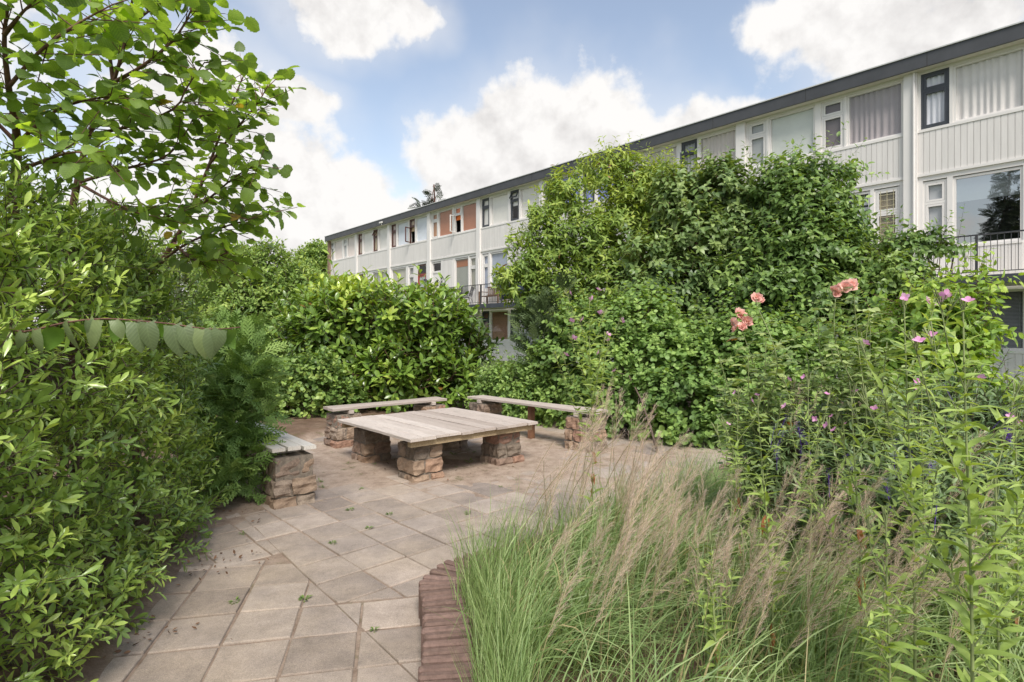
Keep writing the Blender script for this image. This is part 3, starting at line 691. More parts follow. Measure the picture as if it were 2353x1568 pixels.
for k in (3, 4, 0): 
    g = Geo(); x = -BAY*k+PW-.06; g.tube([(x, -.12, LV['s1']), (x, -.12, LV['r0'])], .03, 8) if k != 4 else g.tube([(x, -.12, 5.0), (x, -.12, LV['s1'])], .03, 8); g.build('downpipe', M_white, house)

# gallery furniture
def on_gallery(o, x, y, rz=0):
    c, s_ = .649, -.760; o.location = (10.41+x*c+y*.76, 15.04+x*s_+y*.649, LV['s1']+.001); o.rotation_euler = (0, 0, math.atan2(-.76, .649)+rz)
M_gmetal = paint('grey_chair_metal', (.07, .07, .075), .6, .1, 9); M_teak = paint('brown_bench_wood', (.17, .10, .065), .7, .2, 9)
def garden_chair(lab, x, rz):
    t = thing('garden_chair', lab, 'chair', group='grey chairs on the gallery'); on_gallery(t, x, -.55, rz)
    g = Geo(); 
    for i in range(7): g.box(-.26, .26, -.24+i*.068, -.19+i*.068, .42, .44)
    g.build('seat', M_gmetal, t); g = Geo()
    for i in range(8): z = .5+i*.06; y = .24+i*.018; g.box(-.26, .26, y, y+.015, z, z+.045)
    g.build('backrest', M_gmetal, t)
    for sx_ in (-1, 1):
        g = Geo(); g.tube([(sx_*.29, -.27, 0), (sx_*.28, -.24, .63), (sx_*.28, .3, .65)], .014, 6); g.build('armrest', M_gmetal, t)
        g = Geo(); g.tube([(sx_*.27, .36, 0), (sx_*.27, .22, .44), (sx_*.27, .37, .98)], .014, 6); g.build('leg', M_gmetal, t)
garden_chair('grey slatted armchair on the gallery, the left one of two', -20.1, R(12)); garden_chair('grey slatted armchair on the gallery, right one beside the wooden bench', -19.0, R(-50))
t = thing('gallery_bench', 'brown wooden bench with vertical slat back on the gallery', 'bench'); on_gallery(t, -16.9, -.5)
g = Geo()
for i in range(5): g.box(-.75, .75, -.25+i*.1, -.17+i*.1, .42, .445)
g.build('seat', M_teak, t); g = Geo(); g.box(-.75, .75, .27, .30, .86, .92); g.box(-.75, .75, .27, .30, .5, .54)
x = -.7
while x < .72: g.box(x, x+.05, .278, .294, .54, .86); x += .1
g.build('backrest', M_teak, t)
for sx_ in (-.72, .72):
    for y_ in (-.25, .25): g = Geo(); g.box(sx_-.03, sx_+.03, y_-.03, y_+.03, 0, .42 if y_ > 0 else .64); g.build('leg', M_teak, t)
    g = Geo(); g.box(sx_-.035, sx_+.035, -.28, .27, .641, .67); g.build('armrest', M_teak, t)
t = thing('privacy_screen', 'navy blue cloth screen tied along the gallery railing', 'screen'); on_gallery(t, -14.1, -1.04)
g = Geo(); n = 40; vs = []
for i in range(n+1): x = -1.6+3.2*i/n; y = .012*math.sin(i*.9); vs += [(x, y, .18), (x, y, .86+.015*math.sin(i*.5))]
g.add(vs, [(2*i, 2*i+2, 2*i+3, 2*i+1) for i in range(n)]); o = g.build('cloth', paint('navy_cloth', (.035, .045, .13), .8, .15, 4), t, True)
sm_ = o.modifiers.new('thickness', 'SOLIDIFY'); sm_.thickness = .004
g = Geo(); g.box(-1.6, 1.6, .02, .035, .86, .88); g.build('top_cord', M_white, t)
t = thing('vent_box', 'small pale camera fixed at the top of the roof edge', 'camera'); on_gallery(t, -28.3, -.36); t.location.z = LV['r0']+.1
g = Geo(); g.bevbox(-.22, .12, -.05, .04, .0, .09, .01); g.build('body', M_white, t); g = Geo(); g.box(-.02, .02, .0, .05, -.12, .0); g.build('bracket', M_white, t)
t.name = 'security_camera'

# low brick building beyond the end
t = thing('brick_building', 'low brown brick building with flat dark roof beyond the white block', 'building', (10.41, 15.04, 0), math.atan2(-.76, .649))
g = Geo(); g.box(-49, XL-.12, .6, 9, -.1, 6.0); g.build('wall', M_brick, t); g = Geo(); g.box(-49.1, XL-.125, .4, 9.1, 6.0, 6.25); g.build('roof', M_fascia, t)
g = Geo(); g.frame(-44, -42.6, 3.4, 4.8, .56, .6, .07); w = g.build('window', M_white, t); g = Geo(); g.box(-43.93, -42.67, .585, .598, 3.47, 4.73); g.build('pane', M_room, w)
# ================================================================== FOLIAGE TOOLS
def leaf_t(n=4, wid=.45, shape='ovate', fold=.12, curl=.15, cols=1, serr=0):
    """leaf template: x across, y along (0..1), z up; returns verts, quads, tris"""
    V = []; rows = []
    for i in range(n+1):
        t = i/n
        if shape == 'ovate': w = math.sin(math.pi*t**.75)**.85
        elif shape == 'obovate': w = math.sin(math.pi*t**1.35)**.8
        elif shape == 'lance': w = math.sin(math.pi*t**.7)**1.1
        elif shape == 'heart': w = 1.8*math.sqrt(t+.05)*(1-t)**.92 if t < 1 else 0
        elif shape == 'round': w = math.sin(math.pi*min(1, t*.93+.07))**.55 if 0 < t < 1 else 0
        w *= wid*.5
        if i == 0: w = max(w, .02) if shape != 'heart' else wid*.3
        if i == n: w = .0
        z = -curl*t*t; yb = t-(serr*((i % 2)-.5) if 0 < i < n else 0)
        ww = w*(1+serr*2*((i % 2)-.5)) if 0 < i < n else w
        yo = (-.10 if shape == 'heart' and i == 0 else 0)
        row = [len(V)]; V.append((-ww, yb+yo, z+fold*ww)); 
        V.append((0, t, z)); row.append(len(V)-1)
        V.append((ww, yb+yo, z+fold*ww)); row.append(len(V)-1); rows.append(row)
    Q = []
    for i in range(n):
        a, b_ = rows[i], rows[i+1]; Q.append((a[0], a[1], b_[1], b_[0])); Q.append((a[1], a[2], b_[2], b_[1]))
    return np.array(V, float), np.array(Q, int)
def place_leaves(T, P, A, Nn, Sz, tint, wscale=None):
    """returns verts, quads, tint, uv for leaves with base P, axis A, upper normal Nn, length Sz"""
    V, Q = T; A = nrm(A); Xv = nrm(np.cross(A, Nn)); Z = np.cross(Xv, A); n, m = len(P), len(V)
    Sz = np.asarray(Sz).reshape(-1, 1, 1); ws = 1 if wscale is None else np.asarray(wscale).reshape(-1, 1, 1)
    out = P[:, None, :]+Sz*(V[None, :, 0:1]*ws*Xv[:, None, :]+V[None, :, 1:2]*A[:, None, :]+V[None, :, 2:3]*Z[:, None, :])
    F = (Q[None]+np.arange(n)[:, None, None]*m).reshape(-1, Q.shape[1])
    return out.reshape(-1, 3), F, np.repeat(tint, m), np.tile(V[:, :2], (n, 1))
def tubes_np(P0, P1, r0, r1, n=3):
    P0 = np.asarray(P0, float); P1 = np.asarray(P1, float); d = nrm(P1-P0); u = nrm(np.cross(d, np.where(np.abs(d[:, 2:3]) > .9, [[1., 0, 0]], [[0, 0, 1.]]))); w = np.cross(d, u)
    a = np.arange(n)*2*np.pi/n; ring = u[:, None]*np.cos(a)[None, :, None]+w[:, None]*np.sin(a)[None, :, None]
    r0 = np.broadcast_to(np.asarray(r0, float), (len(P0),))[:, None, None]; r1 = np.broadcast_to(np.asarray(r1, float), (len(P0),))[:, None, None]
    V = np.concatenate([P0[:, None]+ring*r0, P1[:, None]+ring*r1], 1).reshape(-1, 3); k = np.arange(n); j = (k+1) % n
    F = np.stack([k, j, j+n, k+n], -1)[None]+np.arange(len(P0))[:, None, None]*2*n
    return V, F.reshape(-1, 4)
class Acc:
    def __init__(s): s.V = []; s.F = []; s.T = []; s.U = []; s.n = 0
    def add(s, V, F, T=None, U=None):
        s.V.append(V); s.F.append(F+s.n); s.T.append(np.full(len(V), .5) if T is None else T); s.U.append(np.zeros((len(V), 2)) if U is None else U); s.n += len(V)
    def build(s, name, mat, parent=None, smooth=False):
        return mesh_np(name, np.concatenate(s.V), s.F, mat, parent, np.concatenate(s.T), np.concatenate(s.U), smooth)
def rdir(n): return nrm(rng.normal(size=(n, 3)))
def blob_shell(blobs, n, zmin=.03, deep=.35, keep=.62):
    """random points near the outer shell of a union of ellipsoids; returns points and outward normals"""
    B = np.array(blobs, float); ar = np.array([b[3]*b[4]+b[3]*b[5]+b[4]*b[5] for b in B]); pk = rng.choice(len(B), size=n*2, p=ar/ar.sum())
    d = rdir(n*2); rad = 1-deep*rng.random((n*2, 1))**1.6; c, r = B[pk, :3], B[pk, 3:6]
    P = c+d*r*rad; Nn = nrm(d/r); ok = P[:, 2] > zmin
    for k in range(len(B)):
        q = (P-B[k, :3])/B[k, 3:6]; ins_ = (q**2).sum(1) < keep**2; ok &= ~(ins_ & (pk != k))
    i = np.nonzero(ok)[0][:n]; blob_shell.pk = pk[i]; return P[i], Nn[i]
def sub_blobs(c, r, n, sr, zmin=0, seed=0, flat=.8):
    """clumps spread through and over an ellipsoid"""
    g_ = np.random.default_rng(seed); out = []
    while len(out) < n:
        d = nrm(g_.normal(size=3)); k = g_.uniform(.55, .98)**.7; p = np.array(c)+d*np.array(r)*k
        if p[2] < zmin: continue
        s_ = sr*g_.uniform(.65, 1.35); out.append((p[0], p[1], p[2], s_, s_, s_*flat))
    return out
def grow(P, Nn, T, leaf=.06, per=7, length=.18, up=.5, out=.9, rnd=.35, ang=55, droop=.1, tw=.0016, tb=(0, .8), whorl=False, shade=None, lvar=.25, topbias=0, zr=None, flatten=0, off=None):
    """shoots with leaves; returns (leaf arrays, stem arrays)"""
    n = len(P); ax = nrm(Nn*out+np.array([0, 0, up])+rnd*rng.normal(size=(n, 3))); L_ = length*rng.uniform(.6, 1.3, n)
    u = nrm(np.cross(ax, rdir(n))); w = np.cross(ax, u); st = rng.random(n)*6.28; shoot_t = rng.uniform(tb[0], tb[1], n)+(0 if off is None else off)
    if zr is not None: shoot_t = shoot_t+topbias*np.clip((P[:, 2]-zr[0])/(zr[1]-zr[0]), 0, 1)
    LP, LA, LN, LS, LT = [], [], [], [], []
    for k in range(per):
        f = (k+.6)/per if not whorl else (.55+.45*(k/per)); ph = st+k*2.4 if not whorl else st+k*6.283/min(per, 5)+.3*(k//5)
        th = R(ang)*(1-.35*k/per)*rng.uniform(.75, 1.25, n); rad = u*np.cos(ph)[:, None]+w*np.sin(ph)[:, None]
        d = ax*np.cos(th)[:, None]+rad*np.sin(th)[:, None]+np.array([0, 0, -droop]); d[:, 2] *= (1-flatten); d = nrm(d)
        nn = nrm(ax*1.0-rad*.25+np.array([0, 0, .8])+.3*rng.normal(size=(n, 3)))
        LP.append(P+ax*(L_*f)[:, None]); LA.append(d); LN.append(nn); LS.append(leaf*rng.uniform(1-lvar, 1+lvar, n)*(1-.25*k/per)); LT.append(np.clip(shoot_t+rng.normal(0, .12, n)+.12*k/per, 0, .95))
    LP, LA, LN, LS, LT = map(np.concatenate, (LP, LA, LN, LS, LT)); LT = np.where(rng.random(len(LT)) < .004, 1., LT)
    return place_leaves(T, LP, LA, LN, LS, LT), tubes_np(P-ax*.04, P+ax*L_[:, None], tw*1.6, tw*.6)
def limb(acc, p0, p1, r0, r1, bend=.12, seg=6, n=6):
    p0 = np.array(p0, float); p1 = np.array(p1, float); L_ = np.linalg.norm(p1-p0); o1 = rng.normal(size=3)*bend*L_; t = np.linspace(0, 1, seg+1)[:, None]
    pts_ = p0*(1-t)+p1*t+np.sin(t*np.pi)*o1; rr = r0+(r1-r0)*t[:, 0]
    V, F = tubes_np(pts_[:-1], pts_[1:]+nrm(pts_[1:]-pts_[:-1])*rr[1:, None]*.3, rr[:-1], rr[1:], n); acc.add(V, F); return pts_
M_bark = paint('grey_brown_bark', (.12, .085, .065), .9, .4, 25, bump=.6); M_redbark = paint('reddish_bark', (.17, .085, .065), .8, .35, 25, bump=.4); M_green_stem = paint('green_stem', (.24, .28, .12), .6, .2, 20)
def shrub(name, lab, cat, base, blobs, T, mat, nshoot, bark=None, stems=6, spread=.3, r0=.025, group=None, keep=.62, deep=.35, zmin=.03, sprigs=.05, **kw):
    t = thing(name, lab, cat, (0, 0, 0), 0, group); base = np.array(base, float)
    P, Nn = blob_shell(blobs, nshoot, zmin, deep, keep)
    off = rng.normal(0, .13, len(blobs))[blob_shell.pk]
    (V, F, Tn, U), (SV, SF) = grow(P, Nn, T, off=off, **kw)
    Lf = Acc(); Lf.add(V, F, Tn, U); St = Acc(); St.add(SV, SF)
    if sprigs:
        zc = np.percentile(P[:, 2], 55); ii = np.nonzero((P[:, 2] > zc) & (Nn[:, 2] > .1))[0]; ii = rng.choice(ii, min(len(ii), int(nshoot*sprigs)), replace=False); k2 = dict(kw); k2['length'] = kw['length']*2.3; k2['per'] = int(kw['per']*1.5); k2['up'] = kw.get('up', .5)+.25; k2['leaf'] = kw['leaf']*.9
        (V, F, Tn, U), (SV, SF) = grow(P[ii], Nn[ii], T, **k2); Lf.add(V, F, Tn, U); St.add(SV, SF)
    bb = np.array(blobs)[:, :3]; big = rng.permutation(len(bb))
    for k in range(stems):
        b0 = base+np.array([rng.normal()*spread*.5, rng.normal()*spread*.5, -.05-base[2]*0]); tgt = bb[big[k % len(bb)]]
        pts_ = limb(St, b0, tgt, r0*rng.uniform(.7, 1.2), r0*.35, .08)
        near = np.argsort(np.linalg.norm(bb-tgt, axis=1))[1:5]
        for q in near: pp = limb(St, pts_[rng.integers(3, 6)], bb[q], r0*.4, r0*.15, .1, 5, 4)
    for q in range(len(bb)):           # twigs from each clump centre out to some of its shoots
        d2 = np.linalg.norm(P-bb[q], axis=1); ii = np.argsort(d2)[:60:6]
        if len(ii): V2, F2 = tubes_np(np.repeat(bb[q][None], len(ii), 0), P[ii], r0*.16, .0015, 3); St.add(V2, F2)
    t.location = (base[0], base[1], 0)
    f = Lf.build('foliage', mat, t); s_ = St.build('branches', bark or M_bark, t)
    for o in (f, s_): o.location = (-base[0], -base[1], 0)
    return t
def plain_part(acc_or_geo, name, mat, t, smooth=False):
    o = acc_or_geo.build(name, mat, t, smooth); o.location = (-t.location.x, -t.location.y, 0); return o

T_laurel = leaf_t(4, .40, 'obovate', .25, .18); T_ov = leaf_t(3, .58, 'ovate', .2, .2); T_round = leaf_t(4, .85, 'round', .15, .15)
T_hazel = leaf_t(10, .86, 'round', .22, .22, serr=.085); T_euon = leaf_t(4, .38, 'obovate', .3, .15); T_lance = leaf_t(4, .24, 'lance', .3, .35); T_elder = leaf_t(3, .34, 'lance', .2, .25)
T_heart = leaf_t(9, .88, 'heart', -.30, .42); T_dog = leaf_t(4, .52, 'ovate', .2, .3); T_far = leaf_t(2, .6, 'ovate', .15, .15)

# ================================================================== CHERRY LAUREL behind the table
leaf_mat('laurel_leaf', (.05, .11, .018), (.13, .25, .03), (.38, .50, .07), .26, .6, .25, dead=(.30, .16, .05))
bl = sub_blobs((-2.35, 10.45, 1.15), (1.62, 1.0, .95), 30, .42, .3, 5)+[(-3.35,10.0,1.5,.55,.5,.5),(-1.0,10.2,1.0,.5,.5,.55),(-1.3,10.2,1.6,.45,.5,.4),(-2.3,10.0,1.66,.6,.5,.42),(-3.0,10.2,1.8,.38,.4,.32),(-1.8,9.6,.7,.5,.4,.45),(-1.1,9.8,.55,.5,.4,.4)]
shrub('cherry_laurel', 'broad cherry laurel with glossy leaves behind the stone table', 'shrub', (-2.5, 10.3, 0), bl, T_laurel, MATS['laurel_leaf'], 2000, M_redbark, 12, .5, .035,
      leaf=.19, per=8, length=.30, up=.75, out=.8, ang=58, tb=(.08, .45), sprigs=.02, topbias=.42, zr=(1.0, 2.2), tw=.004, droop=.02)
# low scrub round its left foot
leaf_mat('ivy_leaf', (.07, .15, .035), (.14, .26, .06), (.28, .40, .09), .45, .4, .28)
bl = sub_blobs((-3.35, 9.0, .42), (.75, .5, .42), 16, .26, .1, 8)+[(-2.75,9.1,.3,.35,.3,.25)]
shrub('ivy_scrub', 'low leafy scrub of ivy round the left foot of the cherry laurel', 'shrub', (-3.4, 9.1, 0), bl, T_round, MATS['ivy_leaf'], 1100, M_bark, 5, .4, .012, leaf=.075, per=6, length=.16, up=.5, tb=(.1, .8))

# ================================================================== SHRUBS right of the table
leaf_mat('elder_leaf', (.075, .15, .03), (.16, .27, .045), (.34, .43, .075), .5, .35, .32, dead=(.32, .15, .09))
leaf_mat('lilac_leaf', (.05, .11, .035), (.11, .20, .06), (.23, .33, .11), .42, .45, .26)
leaf_mat('dogwood_leaf', (.05, .11, .028), (.10, .20, .045), (.22, .34, .08), .42, .45, .28)
leaf_mat('snowberry_leaf', (.08, .17, .045), (.15, .28, .07), (.27, .42, .11), .5, .35, .30)
leaf_mat('bright_leaf', (.09, .19, .025), (.18, .32, .04), (.34, .48, .07), .42, .4, .35)
leaf_mat('dark_needle', (.03, .065, .025), (.06, .11, .04), (.11, .17, .06), .6, .3, .1)
leaf_mat('far_leaf', (.09, .18, .04), (.17, .29, .065), (.32, .43, .11), .55, .3, .3)
def pb(L_):     # clumps given as photo column, photo row, distance, radius
    return [(*at(x, y, Y), r*.89, r*.89, r*.77) for (x, y, Y, r) in L_]
bl = pb([(1200,655,9.3,.38),(1255,560,9.6,.45),(1300,460,9.8,.42),(1380,395,10,.38),(1450,410,10,.42),(1340,560,9.6,.55),(1420,520,9.8,.55),(1290,660,9.4,.5),(1380,640,9.5,.6),(1480,600,9.7,.6),(1460,470,9.9,.5),(1530,520,9.9,.5),
         (1170,640,9.2,.22),(1240,505,9.6,.26),(1530,420,10,.36),(1600,440,10,.38),(1580,520,9.9,.5),(1320,730,9.4,.45),(1410,730,9.4,.5),(1225,700,9.2,.22),(1500,760,9.4,.6),(1290,420,9.9,.2),(1420,365,10,.16),(1180,560,9.4,.13),(1215,610,9.3,.3)])
shrub('elder_bush', 'tall yellowish green elder reaching out to the left of the thicket', 'shrub', (1.6, 10.0, 0), bl, T_elder, MATS['elder_leaf'], 3500, M_bark, 8, .5, .035,
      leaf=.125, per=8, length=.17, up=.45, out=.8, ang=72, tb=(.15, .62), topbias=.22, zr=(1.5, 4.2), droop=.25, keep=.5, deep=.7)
bl = pb([(1560,470,9.3,.5),(1650,450,9.2,.52),(1690,490,9.2,.34),(1600,560,9.1,.6),(1690,560,9,.6),(1760,520,9,.45),(1560,660,8.9,.6),(1650,680,8.7,.6),(1500,690,8.8,.5),(1740,640,8.7,.5),(1480,600,9,.4),(1620,780,8.6,.55),(1500,790,8.6,.5),(1720,740,8.6,.5),(1540,420,9.3,.2),(1660,390,9.2,.18)])
shrub('lilac_bush', 'tall grey green lilac standing in the middle of the thicket', 'shrub', (2.9, 9.2, 0), bl, T_dog, MATS['lilac_leaf'], 2300, M_redbark, 7, .4, .03,
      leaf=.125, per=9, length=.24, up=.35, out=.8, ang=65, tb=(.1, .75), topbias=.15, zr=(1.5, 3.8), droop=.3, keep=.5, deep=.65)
bl = pb([(1800,430,8.6,.4),(1860,430,8.5,.42),(1900,480,8.4,.4),(1820,500,8.4,.5),(1775,470,8.6,.28),(1940,410,8.5,.15),(1940,530,8.3,.32),(1880,580,8.2,.55),(1790,590,8.3,.5),(1950,630,8.1,.42),(1850,680,8.0,.55),(1950,700,7.9,.5),(1760,690,8.1,.5),(1900,790,7.8,.5),(1800,790,7.9,.5),(1700,640,8.2,.3)])
shrub('dogwood_bush', 'tall dark green dogwood bush in front of the white apartment block', 'shrub', (4.2, 8.3, 0), bl, T_dog, MATS['dogwood_leaf'], 2300, M_bark, 7, .4, .03,
      leaf=.112, per=9, length=.24, up=.35, out=.8, ang=65, tb=(.1, .7), topbias=.1, zr=(1.5, 3.8), droop=.3, keep=.55, deep=.6)
bl = pb([(2040,590,7.9,.22),(2080,570,7.9,.14),(2120,550,7.8,.15),(2160,560,7.8,.14),(2195,575,7.8,.09),(2060,640,7.6,.28),(2120,625,7.6,.16),(2010,650,7.7,.35),(2020,720,7.5,.35),(2100,680,7.4,.2),(2020,580,8,.12)])
shrub('arching_dogwood', 'loose arching dogwood branches hanging in front of the gallery railing', 'shrub', (5.0, 7.9, 0), bl, T_dog, MATS['dogwood_leaf'], 480, M_bark, 5, .3, .022,
      leaf=.10, per=7, length=.2, up=.1, out=.8, ang=60, tb=(.2, .8), droop=.35, keep=.4, deep=.8)
# snowberry hedge mass with rounded leaves
bl = pb([(1420,830,8.0,.4),(1500,810,7.9,.42),(1580,810,7.8,.42),(1660,830,7.6,.42),(1420,920,7.8,.38),(1500,910,7.6,.4),(1580,920,7.4,.4),(1660,920,7.3,.38),(1440,975,7.6,.25),(1530,990,7.3,.24),(1610,995,7.1,.24),(1400,760,8.1,.38),(1480,730,8.1,.35),(1340,760,8.4,.35),(1300,830,8.5,.35),(1350,900,8.3,.35),(1730,800,7.5,.42),(1740,900,7.2,.4),(1690,970,7.0,.3),(1810,850,7.3,.45),(1820,950,7.0,.4),(1900,870,7.2,.45)])
shrub('snowberry_bush', 'wide snowberry thicket of round leaves right behind the longest bench', 'shrub', (2.4, 8.0, 0), bl, T_round, MATS['snowberry_leaf'], 3300, M_bark, 10, 1.4, .014,
      leaf=.076, per=9, length=.26, up=.35, out=.9, ang=65, tb=(.1, .75), topbias=.1, zr=(.3, 1.8), flatten=.2)
bl = pb([(1140,890,9.2,.3),(1200,880,9.0,.32),(1260,880,8.8,.36),(1180,920,9.0,.28),(1290,940,8.5,.3),(1230,930,8.7,.3),(1120,930,9.3,.25),(1245,820,9.1,.2)])
shrub('bramble_patch', 'light green bramble patch between the laurel and the yew', 'shrub', (.3, 9.2, 0), bl, T_ov, MATS['snowberry_leaf'], 1500, M_bark, 5, .5, .01, leaf=.075, per=8, length=.18, up=.5, tb=(.2, .9))
bl = pb([(1240,800,8.9,.3),(1270,740,8.9,.3),(1230,720,9.0,.2),(1290,690,9.0,.25),(1300,790,8.8,.3),(1210,760,9,.14),(1320,860,8.7,.3)])
YEW = bl

# bright dogwood and scrub at the far right
bl = pb([(2130,720,4.9,.2),(2180,690,4.9,.13),(2200,750,4.8,.26),(2130,770,4.8,.26),(2060,780,5,.22),(2250,650,4.8,.07),(2180,820,4.7,.26),(2100,850,4.8,.26),(2040,840,5,.24),(2260,900,4.6,.16),(2340,940,4.5,.16),(2180,900,4.6,.25),(2060,920,4.9,.24)])
shrub('bright_dogwood', 'bright green dogwood at the right in front of the ground floor blinds', 'shrub', (3.9, 4.9, 0), bl, T_dog, MATS['bright_leaf'], 900, M_redbark, 8, .3, .012,
      leaf=.09, per=7, length=.2, up=.25, out=.8, ang=62, tb=(.1, .75), droop=.25, keep=.45, deep=.7)

# ================================================================== FAR TREES
def tree(name, lab, base, bl, mat, n, leaf, r0, trunk_top, stems=9, T=T_far, per=7, length=.3, group=None, **kw):
    t = thing(name, lab, 'tree', (base[0], base[1], 0), 0, group); P, Nn = blob_shell(bl, n, .4, .5, .55)
    kk = dict(up=.4, tb=(.1, .75), droop=.15); kk.update(kw)
    (V, F, Tn, U), (SV, SF) = grow(P, Nn, T, leaf=leaf, per=per, length=length, tw=.004, **kk); Lf = Acc(); Lf.add(V, F, Tn, U); St = Acc(); St.add(SV, SF)
    b0 = np.array([base[0], base[1], -.1]); top = np.array(trunk_top, float); pts_ = limb(St, b0, top, r0, r0*.35, .02, 10, 8); bb = np.array(bl)[:, :3]
    for q in range(len(bb)): limb(St, pts_[rng.integers(3, 10)], bb[q], r0*.3, r0*.08, .1, 6, 5)
    plain_part(Lf, 'crown', mat, t); plain_part(St, 'trunk', M_bark, t); return t
bl = pb([(560,650,17,1.1),(610,640,17,1.1),(660,680,17,1.0),(520,700,17,1.0),(590,720,16.6,1.2),(650,770,16.5,1.0),(540,780,16.5,1.0),(600,820,16.3,1.0),(680,730,17,.8),(500,640,17.5,.7),(620,600,17.3,.5),(560,605,17.3,.5),(700,660,18,.6)])
tree('field_maple', 'round pale green maple on the lawn behind the cypress', (-7.4, 17.3), bl, MATS['far_leaf'], 3600, .15, .12, (-7.3, 17.2, 2.8), length=.35)
bl = pb([(480,640,24,1.4),(430,680,24,1.5),(380,660,24,1.6),(330,640,24,1.6),(270,650,24,1.6),(200,640,24,1.7),(460,740,23,1.2),(380,760,23,1.5)])
leaf_mat('grey_leaf', (.07, .11, .05), (.12, .17, .08), (.2, .26, .12), .6, .3, .3)
tree('grey_willow', 'greyish tree showing through gaps behind the hazel', (-14.5, 24.2), bl, MATS['grey_leaf'], 2200, .2, .15, (-14.5, 24, 3), length=.5)
bl = pb([(725,600,46,1.3),(735,585,46,1.0),(712,605,46,1.1),(745,605,46,1.1),(725,640,45,1.6),(700,650,45,1.4)])
tree('hazy_tree', 'small round tree beyond the low brick building', (-15.8, 46), bl, MATS['far_leaf'], 1500, .28, .2, (-15.7, 46, 5.5), length=.5)
bl = pb([(690,690,30,1.3),(720,700,29,1.1),(745,680,29,.9),(640,700,30,1.2),(760,660,30,.5)])
tree('pale_bush_tree', 'pale yellow green tree beside the end of the white block', (-10.8, 29.5), bl, MATS['bright_leaf'], 1500, .2, .15, (-10.8, 29.5, 2.2), length=.4)
# dark band of scrub at the back of the lawn
leaf_mat('thuja', (.08, .17, .045), (.16, .29, .07), (.27, .42, .10), .55, .3, .22)
# spray templates for conifers
def spray_t(nb=11, sub=4, seed=1, wid=.05):
    g_ = np.random.default_rng(seed); V = []; Q = []
    def strip(p, d, l, w):
        p = np.array(p); d = np.array(d)/np.linalg.norm(d); s_ = np.array([-d[1], d[0], 0]); k = len(V)
        V.extend([p-s_*w*.5, p+s_*w*.5, p+d*l*.6+s_*w*.5+[0, 0, -.01], p+d*l*.6-s_*w*.5+[0, 0, -.01], p+d*l+[0, 0, -.03]]); Q.append((k, k+1, k+2, k+3)); Q.append((k+3, k+2, k+4, k+4))
    strip((0, 0, 0), (0, 1, 0), 1, .03)
    for i in range(nb):
        t = .12+.85*i/nb; L_ = .45*(1-t)**.7+.08; sd_ = 1 if i % 2 else -1; a = R(42)*sd_+g_.normal()*.1; d = (math.sin(a), math.cos(a), g_.normal()*.12-.08)
        strip((0, t, -.12*t*t), d, L_, .045)
        for j in range(sub):
            q = .25+.7*j/sub; for_a = a+(1 if j % 2 else -1)*R(38); p = (d[0]*L_*q, t+d[1]*L_*q, -.12*t*t+d[2]*L_*q); strip(p, (math.sin(for_a), math.cos(for_a), -.15), L_*.42*(1.1-q), .042)
    Q = [q if q[2] != q[3] else (q[0], q[1], q[2], q[2]) for q in Q]
    V = np.array(V); q4 = np.array([q for q in Q if len(set(q)) == 4]); q3 = np.array([q[:3] for q in Q if len(set(q)) == 3]); return V, q4, q3
SPR = spray_t()
def place_spray(S_, P, A, Nn, Sz, tint):
    V, q4, q3 = S_; a = place_leaves((V, q4), P, A, Nn, Sz, tint); n, m = len(P), len(V); F3 = (q3[None]+np.arange(n)[:, None, None]*m).reshape(-1, 3); return a, F3
def conifer(name, lab, cat, base, bl, n, size, mat, droop=.3, up=.4, r0=.04, top=None, zmin=.05, deep=.6, keep=.5):
    t = thing(name, lab, cat, (base[0], base[1], 0)); P, Nn = blob_shell(bl, n, zmin, deep, keep); m = len(P)
    A = nrm(Nn*[1, 1, .6]+[0, 0, up]+.35*rng.normal(size=(m, 3))); U_ = nrm(np.array([0, 0, 1.])+.5*rng.normal(size=(m, 3))+Nn*.3)
    (V, F4, Tn, U), F3 = place_spray(SPR, P, A, U_, size*rng.uniform(.6, 1.3, m), np.clip(rng.uniform(.1, .6, m)+.35*(rng.random(m) < .2), 0, .95))
    f = mesh_np('foliage', V, [F4, F3], mat, t, Tn, U); f.location = (-base[0], -base[1], 0)
    St = Acc(); bb = np.array(bl)[:, :3]; tp = np.array(top if top is not None else bb[np.argmax(bb[:, 2])]); pts_ = limb(St, (base[0], base[1], -.1), tp, r0, r0*.2, .02, 10, 7)
    for q in range(len(bb)): limb(St, pts_[np.argmin(np.abs(pts_[:, 2]-bb[q][2]*.8))], bb[q], r0*.3, r0*.06, .05, 5, 4)
    plain_part(St, 'trunk', M_redbark, t); return t
conifer('yew_bush', 'small dark upright yew in front of the ground floor windows', 'shrub', (.65, 9.0), YEW, 300, .30, MATS['dark_needle'], up=.7, r0=.02)
bl = pb([(560,830,5.0,.22),(520,900,4.9,.3),(590,880,4.9,.15),(470,850,5,.3),(535,985,4.8,.24),(600,950,4.8,.07),(480,960,4.9,.3),(560,1060,4.7,.25),(500,1060,4.8,.28),(530,1130,4.65,.2),(590,1050,4.7,.09),(450,1040,4.9,.28),(540,770,5.1,.14),(500,790,5.1,.2)])
conifer('feathery_cypress', 'feathery green cypress bush leaning over the left bench', 'shrub', (-2.5, 4.95), bl, 1250, .20, MATS['thuja'], up=.25, r0=.03)
bl = []
for k in range(26):
    z = 15.2-k*.42; r = .25+k*.13; 
    for j in range(1+k//3): a = rng.random()*6.28; bl.append((-10.7+math.cos(a)*r*.5, 55+math.sin(a)*r*.5, z, r*.55, r*.55, .35))
